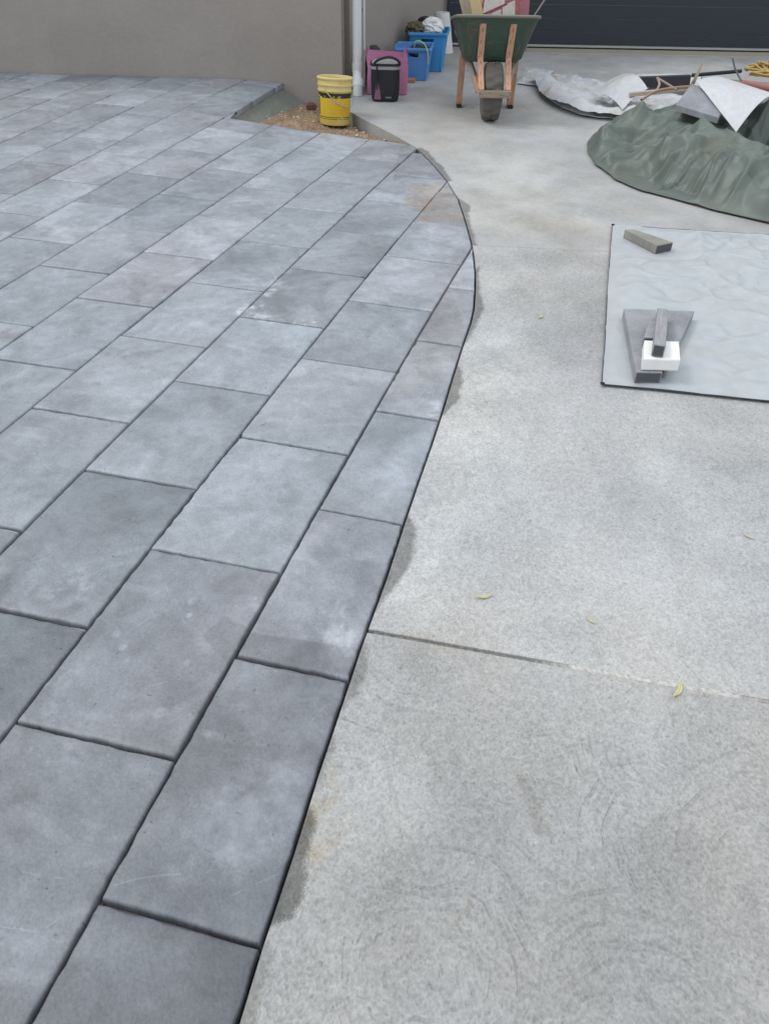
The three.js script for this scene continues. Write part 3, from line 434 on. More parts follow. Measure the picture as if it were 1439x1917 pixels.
// ---------------------------------------------------------------- sheets: tarpaulins
function starSheet(c, foot, H, opt) {       // draped sheet over a heap with a given foot line
  const { nt = 260, nv = 70, fold, tuck = 0.05, seed = 1 } = opt, pos = [], idx = [], uv = [];
  const Rr = th => { let best = 0; for (let i = 0; i < foot.length; i++) { const a = foot[i], b = foot[(i + 1) % foot.length], dx = Math.cos(th), dy = Math.sin(th), ex = b[0] - a[0], ey = b[1] - a[1], den = dx * ey - dy * ex; if (Math.abs(den) < 1e-9) continue; const t = ((a[0] - c[0]) * ey - (a[1] - c[1]) * ex) / den, s = ((a[0] - c[0]) * dy - (a[1] - c[1]) * dx) / den; if (t > 0 && s >= -1e-6 && s <= 1 + 1e-6) best = Math.max(best, t); } return best; };
  const rad = Array.from({ length: nt }, (_, i) => Rr(i / nt * 2 * Math.PI) * (1 + 0.02 * (fbm(i / nt * 40, 1, 2, 17) - 0.5)));
  for (let k = 0; k < 2; k++) { const r0 = rad.slice(); for (let i = 0; i < nt; i++) rad[i] = 0.25 * r0[(i + nt - 1) % nt] + 0.5 * r0[i] + 0.25 * r0[(i + 1) % nt]; }
  for (let j = 0; j <= nv; j++) for (let i = 0; i <= nt; i++) {
    const th = (i % nt) / nt * 2 * Math.PI, v = j / nv, R = rad[i % nt]; let r, z;
    if (v <= 0.93) { const q = v / 0.93; r = R * q; const x = c[0] + r * Math.cos(th), y = c[1] + r * Math.sin(th); z = H(x, y, R - r, th); z += fold(x, y, th, q, R - r); z = Math.max(z, 0.008 + 0.006 * fbm(x * 6, y * 6, 2, 3)); }
    else { const q = (v - 0.93) / 0.07; r = R - tuck * q * q; z = lerp(Math.max(0.014, H(c[0] + R * Math.cos(th), c[1] + R * Math.sin(th), 0, th) + fold(c[0] + R * Math.cos(th), c[1] + R * Math.sin(th), th, 1, 0)), 0.002, Math.sqrt(q)); }
    const x = c[0] + r * Math.cos(th), y = c[1] + r * Math.sin(th);
    pos.push(x, z, -y); uv.push(x, y);
  }
  for (let j = 0; j < nv; j++) for (let i = 0; i < nt; i++) { const a = j * (nt + 1) + i, b = a + nt + 1; idx.push(a, b, a + 1, b, b + 1, a + 1); }
  return geo(pos, idx, uv);
}
const weave = fillTex(512, 512, (u, v) => 0.5 + 0.25 * Math.sin(u * 512 * Math.PI / 2) * Math.sin(v * 512 * Math.PI / 2) + 0.4 * (tileNoise(u, v, 8, 4, 801) - 0.5), false);
const dirtTex = (r, g, b, amt, s) => fillTex(512, 512, (u, v) => { const a = tileNoise(u, v, 4, 5, s), c = tileNoise(u, v, 22, 4, s + 9), f = sst(0.48, 0.75, a) * amt, L = 1 + 0.2 * (c - 0.5) + 0.1 * (a - 0.5); return [r * L * (1 - 0.25 * f), g * L * (1 - 0.36 * f), b * L * (1 - 0.5 * f)]; }, true);
const greyTarpM = mat({ map: dirtTex(0.395, 0.42, 0.435, 0.16, 820), bumpMap: weave, bumpScale: 0.001, roughness: 0.5 });
const whiteTarpM = mat({ map: dirtTex(0.5, 0.52, 0.535, 0.95, 840), bumpMap: weave, bumpScale: 0.001, roughness: 0.55 });
const greenTarpM = mat({ map: dirtTex(0.112, 0.138, 0.12, 0.5, 860), bumpMap: weave, bumpScale: 0.001, roughness: 0.46 });
const blackM = mat({ color: lin(0.014, 0.015, 0.018), roughness: 0.7 });
const stickM = mat({ color: lin(0.3, 0.21, 0.15), roughness: 0.9 });
// flat grey sheet under the stone offcuts
const sheetZ = (x, y) => { const wx = x + 0.1 * (fbm(x * 3, y * 3, 2, 4) - 0.5), wy = y + 0.1 * (fbm(x * 3, y * 3, 2, 14) - 0.5), calm = sst(0.32, 0.6, fbm(x * 2.2, y * 2.2, 2, 911)), cr = Math.pow(ridge(wx * 2.1, wy * 2.4 + wx * 0.6, 1, 902), 9), c2 = Math.pow(ridge(wx * 4.2 + wy * 1.4, wy * 3.6 - wx, 1, 907), 9); return 0.024 + 0.05 * cr * calm + 0.035 * c2 * calm + 0.06 * facet(wx * 6, wy * 8, 31) * (0.3 + 0.7 * calm) + 0.026 * facet(wx * 15, wy * 18, 37) + 0.03 * Math.pow(ridge(wx * 3.1 - wy * 1.2, wy * 2.7 + wx, 1, 925), 14); };
{
  const t = thing('tarpaulin', 'flat crinkled pale grey tarpaulin with dark hem, carrying stone offcuts', 'tarpaulin');
  const Q = [[0.774, 2.09], [2.62, 2.27], [2.55, 4.22], [0.711, 3.972]], N = 260, pos = [], idx = [], uv = [];
  const at = (u, v) => [lerp(lerp(Q[0][0], Q[1][0], u), lerp(Q[3][0], Q[2][0], u), v) + 0.006 * (fbm(v * 6, 2, 2, 5) - 0.5) * (1 - u), lerp(lerp(Q[0][1], Q[1][1], u), lerp(Q[3][1], Q[2][1], u), v) + 0.012 * (fbm(u * 7, 1, 2, 6) - 0.5)];
  const zz = (u, v) => { const [x, y] = at(u, v), e = Math.min(u, 1 - u, v, 1 - v) * 1.9; const s0 = Math.max(0.002, sheetZ(x, y)); let z = 0.046 * (1 - Math.exp(-s0 / 0.046)) * (0.2 + 0.8 * sst(0, 0.12, e)); for (const [a, b, c, d, m] of [[0.8, 1.13, 2.1, 2.8, 0.013], [0.76, 1.05, 3.54, 3.8, 0.0115]]) { const o = Math.hypot(Math.max(a - x, 0, x - b), Math.max(c - y, 0, y - d)); z = lerp(Math.min(z, m), z, sst(0.02, 0.14, o)); } return z + 0.003 * (1 - sst(0, 0.02, e)); };
  for (let j = 0; j <= N; j++) for (let i = 0; i <= N; i++) { const u = i / N, v = j / N, [x, y] = at(u, v); pos.push(x, zz(u, v), -y); uv.push(x, y); if (i < N && j < N) { const a = j * (N + 1) + i, b = a + N + 1; idx.push(a, a + 1, b, b, a + 1, b + 1); } }
  obj('sheet', geo(pos, idx, uv), greyTarpM, t);
  const edge = (f, n) => { const l = []; for (let i = 0; i <= n; i++) { const [u, v] = f(i / n), [x, y] = at(u, v); l.push(P(x, y, 0.006 + 0.003 * fbm(x * 9, y * 9, 2, 3))); } return l; };
  obj('hem', [tube(edge(s => [s, 0], 30), 0.0022, 160, 6), tube(edge(s => [0, s], 30), 0.0022, 160, 6), tube(edge(s => [s, 1], 30), 0.0012, 160, 6), tube(edge(s => [1, s], 30), 0.004, 160, 6)], mat({ color: lin(0.05, 0.058, 0.065), roughness: 0.8 }), t);
  for (const [u, v] of [[0, 0], [0, 1]]) { const [x, y] = at(u, v), g = new THREE.TorusGeometry(0.0065, 0.003, 8, 18); g.rotateX(Math.PI / 2); g.translate(x + 0.002, 0.011, -y); obj('eyelet', g, blackM, t); }
}
// green sheet heaped over spoil
const GF = [[0.501, 6.35], [0.45, 6.1], [0.425, 5.816], [0.443, 5.578], [0.535, 5.207], [0.677, 4.907], [0.854, 4.707], [1.05, 4.59], [1.266, 4.446], [1.58, 4.299], [2.2, 4.05], [2.8, 4.2], [3.05, 5.0], [2.95, 6.0], [2.4, 6.5], [1.5, 6.55], [0.8, 6.5]];
const greenH = (x, y, d) => 0.012 + 0.29 * (1 - Math.exp(-Math.pow(d / 0.25, 1.15))) * (0.42 + 0.58 * sst(0.5, 1.3, x)) * (1 - 0.25 * sst(5.9, 6.5, y)) - 0.15 * Math.exp(-((x - 1.58) ** 2 + (y - 5.45) ** 2) / 0.035) - 0.04 * Math.exp(-((x - 1.16) ** 2 + (y - 5.6) ** 2) / 0.04);
const greenFold = (x, y, th, q, d) => { const flat = 1 - 0.8 * Math.exp(-((x - 1.16) ** 2 + (y - 5.62) ** 2) / 0.06), amp = sst(0, 0.08, d) * flat, wx = x + 0.2 * (fbm(x * 2, y * 2, 2, 15) - 0.5), wy = y + 0.2 * (fbm(x * 2, y * 2, 2, 25) - 0.5), a = Math.pow(ridge(th * 3.4 + 0.9 * fbm(x * 1.6, y * 1.6, 2, 5), q * 0.8, 1, 41), 3), c = Math.pow(ridge(wx * 3.2 - wy * 2, wy * 2.4 + wx * 1.6, 1, 53), 9); return amp * (0.1 * (a - 0.35) * sst(0.45, 0.75, q) + 0.16 * facet(wx * 2.6 + wy, wy * 2.0 - wx * 0.8, 61) + 0.13 * facet(wx * 5.2 - wy * 2, wy * 4 + wx, 67) + 0.05 * facet(wx * 12, wy * 10, 71) + 0.035 * (c - 0.1)) + (1 - amp) * 0.008 * a + 0.05 * (Math.pow(ridge(th * 9 + 0.8 * fbm(x * 3, y * 3, 2, 35), q * 1.2, 1, 43), 3) - 0.3) * sst(0.02, 0.1, d) * (1 - sst(0.25, 0.6, d)); };
const GC = [1.7, 5.45];
solo('tarpaulin', starSheet(GC, GF, greenH, { nt: 640, nv: 170, fold: greenFold, tuck: 0.04 }), greenTarpM, 'creased green plastic tarpaulin heaped over a pile', 'tarpaulin');
// pale folded sheet behind it
{
  const WF = [[-0.16, 7.72], [-0.06, 7.36], [0.111, 6.985], [0.292, 6.765], [0.45, 6.71], [0.62, 6.72], [0.85, 6.8], [1.25, 7.1], [1.6, 7.6], [1.5, 8.2], [1.2, 8.36], [0.706, 8.28], [0.2, 8.42], [-0.1, 8.6], [-0.22, 8.5], [-0.24, 8.1]];
  const H = (x, y, d, th) => { const front = sst(0.9, -0.4, Math.sin(th) * 1.2 + 0.2 * Math.cos(th)); return 0.016 + 0.02 * (1 - Math.exp(-d / 0.1)) + 0.02 * front * 0; };
  const F = (x, y, th, q, d) => (0.25 + 0.75 * sst(0, 0.05, d)) * (0.075 * facet(x * 3 + y * 0.8, y * 2.2, 81) + 0.055 * facet(x * 7 + y * 2, y * 4.5, 83) * sst(0.05, 0.2, d) + 0.02 * facet(x * 16, y * 12, 87) + 0.018 * (Math.pow(ridge(th * 5, q * 1.5, 1, 69), 5) - 0.2));
  const t = thing('tarpaulin', 'pale grey folded tarpaulin lying in a loose roll behind the wheelbarrow load of debris', 'tarpaulin');
  t.userData.label = 'dirty white folded tarpaulin lying rumpled between the wheelbarrow and the green heap';
  obj('sheet', starSheet([0.55, 7.55], WF, H, { nt: 460, nv: 130, fold: F, tuck: 0.03 }), whiteTarpM, t);
  { // edge folded back over itself, its lip standing clear of the ground
    const C = new THREE.CatmullRomCurve3([[-0.3, 8.12], [-0.2, 7.8], [-0.08, 7.36], [0.1, 6.98], [0.285, 6.77], [0.46, 6.7], [0.66, 6.72], [0.8, 6.76]].map(q => P(q[0], q[1]))), NU = 150, NV = 22, p = [], ix = [], uv = [];
    for (let i = 0; i <= NU; i++) { const c = C.getPoint(i / NU), tn = C.getTangent(i / NU), nx = tn.z, nz = -tn.x, sg = (nx * (0.55 - c.x) + nz * (-7.6 - c.z)) > 0 ? 1 : -1, wdt = 0.2 + 0.08 * fbm(i / 14, 0, 2, 5); for (let j = 0; j <= NV; j++) { const v = j / NV, o = -0.035 + wdt * v, x = c.x + sg * nx * o, z = c.z + sg * nz * o, e = Math.sin(Math.PI * Math.min(1, v * 1.05)); p.push(x, 0.04 + 0.035 * fbm(i / 20, 1, 2, 7) + 0.05 * e + 0.03 * facet(x * 6, z * 6, 91) + 0.014 * facet(x * 14, z * 15, 93) - 0.02 * v, z); uv.push(x, -z); if (i < NU && j < NV) { const a = i * (NV + 1) + j, b = a + NV + 1; ix.push(a, a + 1, b, b, a + 1, b + 1); } } }
    obj('folded_edge', geo(p, ix, uv), whiteTarpM, t);
  }
  // turned-back flap and the flat corner
  const patch = (A, B, C, D, f, n = 26) => { const p = [], ix = [], uv = []; for (let j = 0; j <= n; j++) for (let i = 0; i <= n; i++) { const u = i / n, v = j / n, q = A.clone().lerp(B, u).lerp(D.clone().lerp(C, u), v); const e = f(u, v); p.push(q.x, q.y + e, q.z); uv.push(q.x, -q.z); if (i < n && j < n) { const a = j * (n + 1) + i, b = a + n + 1; ix.push(a, a + 1, b, b, a + 1, b + 1); } } return geo(p, ix, uv); };
  obj('flap', patch(P(0.34, 7.2, 0.1), P(0.63, 6.72, 0.08), P(0.8, 7.0, 0.2), P(0.58, 7.45, 0.23), (u, v) => 0.045 * Math.sin(Math.PI * u) + 0.02 * Math.sin(Math.PI * v) + 0.012 * (fbm(u * 5, v * 5, 2, 3) - 0.5)), whiteTarpM, t);
  obj('corner', patch(P(-0.43, 7.98, 0.008), P(-0.2, 7.9, 0.01), P(-0.15, 8.75, 0.02), P(-0.47, 8.92, 0.008), (u, v) => 0.03 * Math.pow(ridge(u * 2 + v, v * 2, 2, 13), 3) * sst(0, 0.2, Math.min(u, 1 - u, v, 1 - v))), whiteTarpM, t);
  obj('back_fold', patch(P(0.62, 7.8, 0.06), P(1.25, 7.75, 0.13), P(1.3, 8.25, 0.1), P(0.75, 8.3, 0.08), (u, v) => 0.07 * Math.sin(Math.PI * v) + 0.02 * (fbm(u * 4, v * 3, 2, 23) - 0.5)), whiteTarpM, t);
}
// ---------------------------------------------------------------- rubbish on the heap
const stoneM = (r, g, b) => { const t = stoneBump.clone(); t.repeat.set(3, 3); t.needsUpdate = true; return mat({ map: fillTex(256, 256, (u, v) => { const n = tileNoise(u, v, 5, 5, 950), f = tileNoise(u, v, 60, 2, 960), L = 1 + 0.5 * (n - 0.5) + 0.25 * (f - 0.5); return [r * L, g * L, b * L]; }, true), bumpMap: t, bumpScale: 0.004, roughness: 0.85 }); };
const offM = stoneM(0.25, 0.26, 0.285), cutM = mat({ color: lin(0.075, 0.08, 0.09), roughness: 0.9, bumpMap: stoneBump, bumpScale: 0.003 });
function quadSlab(c, th, n = 10, f = () => 0) {  // thick sheet on four corners, c = [A,B,C,D]
  const S = (u, v, dz) => { const q = c[0].clone().lerp(c[1], u).lerp(c[3].clone().lerp(c[2], u), v); q.y += f(u, v) + dz; return q; }, pos = [], uv = [], idx = [];
  for (const dz of [0, -th]) for (let j = 0; j <= n; j++) for (let i = 0; i <= n; i++) { const q = S(i / n, j / n, dz); pos.push(q.x, q.y, q.z); uv.push(i / n, j / n); }
  const N = (n + 1) * (n + 1), id = (i, j, k) => k * N + j * (n + 1) + i;
  for (let j = 0; j < n; j++) for (let i = 0; i < n; i++) { idx.push(id(i, j, 0), id(i + 1, j, 0), id(i, j + 1, 0), id(i, j + 1, 0), id(i + 1, j, 0), id(i + 1, j + 1, 0)); idx.push(id(i, j, 1), id(i, j + 1, 1), id(i + 1, j, 1), id(i, j + 1, 1), id(i + 1, j + 1, 1), id(i + 1, j, 1)); }
  for (let i = 0; i < n; i++) for (const [a, b] of [[[i, 0], [i + 1, 0]], [[i + 1, n], [i, n]], [[0, i + 1], [0, i]], [[n, i], [n, i + 1]]]) idx.push(id(...a, 0), id(...a, 1), id(...b, 0), id(...b, 0), id(...a, 1), id(...b, 1));
  return toCreasedNormals(geo(pos, idx, uv), 0.6);
}
solo('paver_offcut', quadSlab([P(0.985, 5.60, 0.345), P(1.262, 5.38, 0.325), P(1.31, 5.6, 0.385), P(1.083, 5.98, 0.42)], 0.035, 6), offM, 'grey paver offcut tilted on the green tarpaulin heap', 'paver offcut');
{
  const t = thing('metal_sheet', 'bent pale silver sheet arched on top of the green tarpaulin heap', 'metal sheet');
  const A = P(1.105, 5.957, 0.44), B = P(1.339, 6.373, 0.40), C = P(1.6, 5.5, 0.44), D = P(1.365, 5.13, 0.3);
  obj('sheet', quadSlab([D, C, B, A], 0.003, 24, (u, v) => 0.075 * Math.sin(Math.PI * Math.min(1, u * 0.9)) * (0.3 + 0.7 * (1 - v)) + 0.004 * (fbm(u * 4, v * 4, 2, 9) - 0.5)), mat({ map: dirtTex(0.56, 0.58, 0.6, 0.25, 870), roughness: 0.5, metalness: 0.15 }), t);
}
{
  const b = solo('rubber_strip', bar(P(0.64, 7.22, 0.2), P(1.14, 7.3, 0.235), 0.05, 0.085, 0.006), mat({ color: lin(0.03, 0.032, 0.04), roughness: 0.6 }), 'black flat bar lying across the white tarpaulin', 'bar');
  solo('timber_batten', bar(P(0.66, 6.86, 0.17), P(1.2, 6.9, 0.25), 0.05, 0.03, 0.003), mat({ color: lin(0.42, 0.36, 0.29), roughness: 0.9 }), 'weathered timber batten beside the black bar', 'batten');
  const st = (pts, r, label, m) => solo('stick', tube(pts, r, 20, 7), m || stickM, label, 'stick');
  st([P(0.76, 6.5, 0.2), P(0.86, 6.6, 0.25), P(1.0, 6.68, 0.27), P(1.14, 6.62, 0.3)], 0.011, 'bent brown stick along the edge of the green tarpaulin');
  st([P(0.86, 6.62, 0.24), P(0.88, 6.72, 0.28), P(0.86, 6.8, 0.31)], 0.009, 'short broken brown stick crossing the batten', mat({ color: lin(0.36, 0.28, 0.23), roughness: 0.9 }));
  st([P(0.85, 6.8, 0.315), P(0.93, 6.74, 0.29), P(1.02, 6.66, 0.26)], 0.009, 'small forked brown stick leaning over the batten', mat({ color: lin(0.32, 0.24, 0.2), roughness: 0.9 }));
  solo('wood_splinter', quadSlab([P(1.045, 6.0, 0.33), P(1.085, 6.02, 0.33), P(1.125, 5.98, 0.545), P(1.115, 5.975, 0.55)], 0.012, 4), mat({ color: lin(0.42, 0.36, 0.27), roughness: 0.9 }), 'pale splinter of wood standing up behind the paver offcut', 'wood splinter');
  solo('pole', rod(P(1.12, 6.85, 0.34), P(1.5, 7.0, 0.37), 0.014), blackM, 'thin black rod behind the bent silver sheet', 'rod');
  solo('wire_twist', tube([P(1.4, 6.9, 0.47), P(1.43, 6.88, 0.41), P(1.47, 6.86, 0.36), P(1.5, 6.8, 0.33)], 0.008, 16, 6), mat({ color: lin(0.12, 0.12, 0.14), roughness: 0.6 }), 'short dark wire sticking up at the end of the black rod', 'wire');
  solo('red_pipe', rod(P(1.47, 6.52, 0.355), P(2.1, 6.34, 0.31), 0.028, 16), mat({ color: lin(0.3, 0.12, 0.11), roughness: 0.7 }), 'dull red pipe lying to the back of the silver sheet', 'pipe');
  solo('pipe', rod(P(1.5, 6.42, 0.295), P(2.1, 6.22, 0.25), 0.022, 16), mat({ color: lin(0.17, 0.08, 0.06), roughness: 0.8 }), 'brown pipe under the dull red pipe', 'pipe');
  const plank = solo('plank', bar(P(1.38, 6.95, 0.29), P(2.3, 6.85, 0.29), 0.14, 0.03, 0.003), mat({ color: lin(0.25, 0.2, 0.17), roughness: 0.9 }), 'rough brown plank below the yellow straps', 'plank');
  // heap of yellow strapping
  const R = rng(4), y = thing('strap_heap', 'tangle of yellow strapping on the rubbish heap', 'straps', P(1.78, 7.2, 0.3)), ym = [mat({ color: lin(0.42, 0.27, 0.06), roughness: 0.7 }), mat({ color: lin(0.45, 0.33, 0.16), roughness: 0.7 })];
  for (let i = 0; i < 26; i++) { const a = R() * 6.28, r = 0.06 + R() * 0.17, pts = []; for (let k = 0; k < 6; k++) { const t = a + k * (0.5 + R() * 0.6); pts.push(new THREE.Vector3(Math.cos(t) * r * (0.7 + R() * 0.6), 0.02 + R() * 0.13 * (1 - r * 2.2), Math.sin(t) * r * (0.7 + R() * 0.6))); } obj('strap', tube(pts, 0.008, 28, 5), ym[i % 3 === 0 ? 1 : 0], y); }
}
// ---------------------------------------------------------------- stones on the flat sheet
{
  const mk = (pts, z0, z1, label, topM, name = 'paver_offcut') => { const t = thing(name, label, 'paver offcut'); obj('block', planUV(prism(pts, z0, z1, 0.004), 0, 0, 0.4, 0.4), topM, t); return t; };
  const rim = (t, a, b, z0, z1) => { const d = [b[0] - a[0], b[1] - a[1]], L = Math.hypot(...d), n = [d[1] / L * 0.0025, -d[0] / L * 0.0025], i = [d[0] / L * 0.005, d[1] / L * 0.005]; obj('sawn_face', prism([[a[0] + i[0], a[1] + i[1]], [b[0] - i[0], b[1] - i[1]], [b[0] - i[0] + n[0], b[1] - i[1] + n[1]], [a[0] + i[0] + n[0], a[1] + i[1] + n[1]]].map(q => [q[0], q[1]]), z0 + 0.005, z1 - 0.005, 0), cutM, t); };
  const w1 = mk([[0.89, 2.125], [0.987, 2.152], [0.955, 2.735], [0.82, 2.7]], 0.014, 0.06, 'long tapered grey paver offcut under the white block', stoneM(0.29, 0.295, 0.315));
  rim(w1, [0.89, 2.125], [0.987, 2.152], 0.014, 0.06);
  mk([[0.995, 2.2], [1.005, 2.2], [1.118, 2.782], [1.0, 2.755]], 0.014, 0.055, 'wedge-shaped grey paver offcut beside the long tapered one', stoneM(0.26, 0.27, 0.29));
  const sm1 = mk([[0.905, 2.35], [0.95, 2.36], [0.965, 2.52], [0.92, 2.52]], 0.061, 0.1, 'small grey paver offcut behind the white block', stoneM(0.33, 0.335, 0.35)); rim(sm1, [0.905, 2.35], [0.95, 2.36], 0.061, 0.1);
  const bl = thing('white_block', 'white masonry block set across two grey paver offcuts', 'block');
  { const g = planUV(prism([[0.905, 2.137], [1.04, 2.172], [1.036, 2.33], [0.905, 2.3]], 0.062, 0.112, 0.006), 0, 0, 0.3, 0.3); obj('block', g, mat({ map: fillTex(256, 256, (u, v) => { const n = tileNoise(u, v, 5, 4, 971), f = sst(0.52, 0.75, n) * 0.25; return [0.8 - 0.12 * f, 0.79 - 0.2 * f, 0.77 - 0.3 * f]; }, true), roughness: 0.85, bumpMap: stoneBump, bumpScale: 0.004 }), bl); }
  const ng = thing('paver_offcut', 'narrow grey paver offcut resting on top of the white block', 'paver offcut');
  { const a = P(0.953, 2.165, 0.138), b = P(0.974, 2.64, 0.083); obj('block', bar(a, b, 0.044, 0.046, 0.004), stoneM(0.35, 0.355, 0.37), ng); const d = a.clone().sub(b).normalize(); obj('sawn_face', bar(a.clone().addScaledVector(d, 0.0005), a.clone().addScaledVector(d, 0.003), 0.036, 0.038, 0.001), cutM, ng); }
  const oc = mk([[0.779, 3.764], [0.949, 3.562], [1.03, 3.64], [0.822, 3.785]], 0.012, 0.058, 'weathered brown-grey offcut lying alone near the tarpaulin corner', stoneM(0.27, 0.26, 0.235)); rim(oc, [0.949, 3.562], [1.03, 3.64], 0.012, 0.058);
}
// ---------------------------------------------------------------- wheelbarrow
const rust = (r, g, b, amt, s) => fillTex(256, 256, (u, v) => { const n = tileNoise(u, v, 6, 5, s), m = tileNoise(u, v, 40, 3, s + 3), f = sst(0.5, 0.68, n * 0.75 + m * 0.25) * amt, L = 1 + 0.35 * (m - 0.5); return [lerp(r, 0.16, f) * L, lerp(g, 0.085, f) * L, lerp(b, 0.055, f) * L]; }, true);
const BARROW = P(-0.42, 6.36, 0), BTURN = 0.262;
{
  const t = thing('wheelbarrow', 'dark green metal wheelbarrow with rusty peach-painted frame', 'wheelbarrow', BARROW, BTURN);
  const V = (x, y, z) => new THREE.Vector3(x, y, z);
  const gtx = rust(0.042, 0.078, 0.058, 0.6, 1001); gtx.repeat.set(7, 1.6); const green = mat({ map: gtx, roughness: 0.6 }), peach = mat({ map: rust(0.52, 0.3, 0.2, 0.7, 1011), roughness: 0.8 }), grey = mat({ color: lin(0.33, 0.31, 0.28), roughness: 0.6, metalness: 0.3 }), rubber = mat({ map: dirtTex(0.12, 0.11, 0.095, 0.2, 1021), roughness: 0.95 });
  const Wt = 0.63, Wb = 0.44, tray = [];
  const prof = [[1, 0.735], [0.85, 0.69], [0.55, 0.6], [0.28, 0.52], [0.1, 0.455], [0.02, 0.43]];
  const tip = q => { q.y += 0.13 * (q.z - 0.1); return q; };
  const rg = (f, y, s) => rrect(lerp(Wb, Wt, f) - s - (f < 0.05 ? 0.06 : 0), lerp(0.5, 0.92, f) - s - (f < 0.05 ? 0.06 : 0), 0.09, y, 0, lerp(-0.3, -0.36, f), 8).map(tip);
  for (const [f, y] of prof) tray.push(rg(f, y, 0)); const inner = prof.map(([f, y]) => rg(f, y + 0.004, 0.008)).reverse();
  obj('tray', [skin([...tray], false, true), skin(inner, true, false)], green, t);
  obj('rim', [new THREE.TubeGeometry(new THREE.CatmullRomCurve3(rrect(Wt + 0.01, 0.93, 0.09, 0.738, 0, -0.36, 4).map(tip), true), 120, 0.012, 8, true)], mat({ map: rust(0.17, 0.19, 0.16, 0.5, 1031), roughness: 0.6 }), t);
  for (const s of [-1, 1]) {
    obj('strut', [bar(V(s * 0.118, 0.69, 0.072), V(s * 0.112, 0.44, -0.01), 0.05, 0.014, 0.003, V(0, 0, 1)), bar(V(s * 0.112, 0.445, -0.008), V(s * 0.105, 0.255, 0.215), 0.045, 0.02, 0.003, V(0, 0.7, 0.7))], peach, t);
    obj('rail', bar(V(s * 0.105, 0.23, 0.24), V(s * 0.24, 0.5, -1.2), 0.04, 0.045, 0.006), peach, t);
    obj('grip', rod(V(s * 0.24, 0.5, -1.17), V(s * 0.245, 0.52, -1.3), 0.02), blackM, t);
    obj('leg', [bar(V(s * 0.225, 0.43, -0.42), V(s * 0.225, 0.02, -0.5), 0.03, 0.052, 0.004, V(1, 0, 0)), bar(V(s * 0.2, 0.4, -0.7), V(s * 0.222, 0.03, -0.53), 0.028, 0.045, 0.004, V(1, 0, 0))], peach, t);
    obj('foot', bar(V(s * 0.225, 0.012, -0.44), V(s * 0.225, 0.012, -0.56), 0.045, 0.022, 0.004), blackM, t);
    obj('wheel_bracket', [bar(V(s * 0.19, 0.4, -0.14), V(s * 0.115, 0.205, 0.015), 0.03, 0.014, 0.003, V(0, 1, 1)), bar(V(s * 0.11, 0.235, 0.2), V(s * 0.108, 0.2, -0.02), 0.016, 0.03, 0.003)], grey, t);
  }
  obj('bumper', [new RoundedBoxGeometry(0.255, 0.052, 0.03, 2, 0.006).translate(0, 0.235, 0.255)], mat({ map: rust(0.3, 0.24, 0.18, 0.7, 1041), roughness: 0.85 }), t);
  const wh = new THREE.Group(); wh.name = 'wheel'; wh.position.set(0, 0.208, 0); t.add(wh);
  { // tyre with tread blocks
    const n = 96, prof2 = [[-0.045, 0.11], [-0.062, 0.135], [-0.068, 0.165], [-0.058, 0.19], [-0.04, 0.2], [-0.02, 0.204], [0, 0.205], [0.02, 0.204], [0.04, 0.2], [0.058, 0.19], [0.068, 0.165], [0.062, 0.135], [0.045, 0.11]], pos = [], idx = [], uv = [];
    for (let i = 0; i <= n; i++) for (let j = 0; j < prof2.length; j++) { const a = i / n * 2 * Math.PI, lug = j > 2 && j < 10 && ((Math.floor(i / 3) + (j > 6 ? 1 : 0)) % 2 === 0) && j !== 6 ? 0.012 : 0, r = prof2[j][1] - 0.002 + lug; pos.push(prof2[j][0] * 1.12, r * Math.cos(a), r * Math.sin(a)); uv.push(i / n * 8, j / 12); if (i < n && j < prof2.length - 1) { const b = i * prof2.length + j; idx.push(b, b + 1, b + prof2.length, b + prof2.length, b + 1, b + prof2.length + 1); } }
    obj('tyre', geo(pos, idx, uv), rubber, wh);
    obj('wheel_rim', [new THREE.LatheGeometry([[0.02, -0.05], [0.03, -0.05], [0.045, -0.02], [0.09, -0.02], [0.112, -0.05], [0.116, -0.05], [0.116, 0.05], [0.112, 0.05], [0.09, 0.02], [0.045, 0.02], [0.03, 0.05], [0.02, 0.05]].map(q => new THREE.Vector2(...q)), 32).rotateZ(Math.PI / 2)], grey, wh);
    obj('axle', rod(V(-0.125, 0, 0), V(0.125, 0, 0), 0.011), grey, wh);
  }
  // load
  const load = (f) => V(...f).applyAxisAngle(V(0, 1, 0), BTURN).add(BARROW);
  const cv = document.createElement('canvas'); cv.width = 256; cv.height = 256; const c2 = cv.getContext('2d');
  c2.fillStyle = '#a8626a'; c2.fillRect(0, 0, 256, 256); c2.save(); c2.translate(128, 128); c2.rotate(-0.32); c2.fillStyle = '#d9d0ca'; c2.fillRect(-120, -110, 150, 60); c2.fillRect(-60, -36, 66, 74); c2.fillRect(14, -46, 84, 70); c2.fillStyle = '#b98a8c'; c2.fillRect(-130, -44, 62, 70); c2.fillRect(-20, 46, 130, 26); c2.fillStyle = '#8f434e'; c2.fillRect(-124, -50, 170, 9); c2.fillRect(-60, 38, 180, 8); c2.fillRect(7, -40, 6, 70); c2.restore(); { const q = rng(8); for (let i = 0; i < 200; i++) { c2.fillStyle = `rgba(${150 + q() * 80 | 0},${120 + q() * 60 | 0},${115 + q() * 60 | 0},0.25)`; c2.fillRect(q() * 256, q() * 256, 3 + q() * 18, 2 + q() * 5); } }
  const ct = new THREE.CanvasTexture(cv); ct.colorSpace = THREE.SRGBColorSpace;
  const box = thing('printed_carton', 'pink and white printed carton standing in the wheelbarrow tray', 'carton', load([0.02, 0.44, -0.3]), BTURN + 0.12);
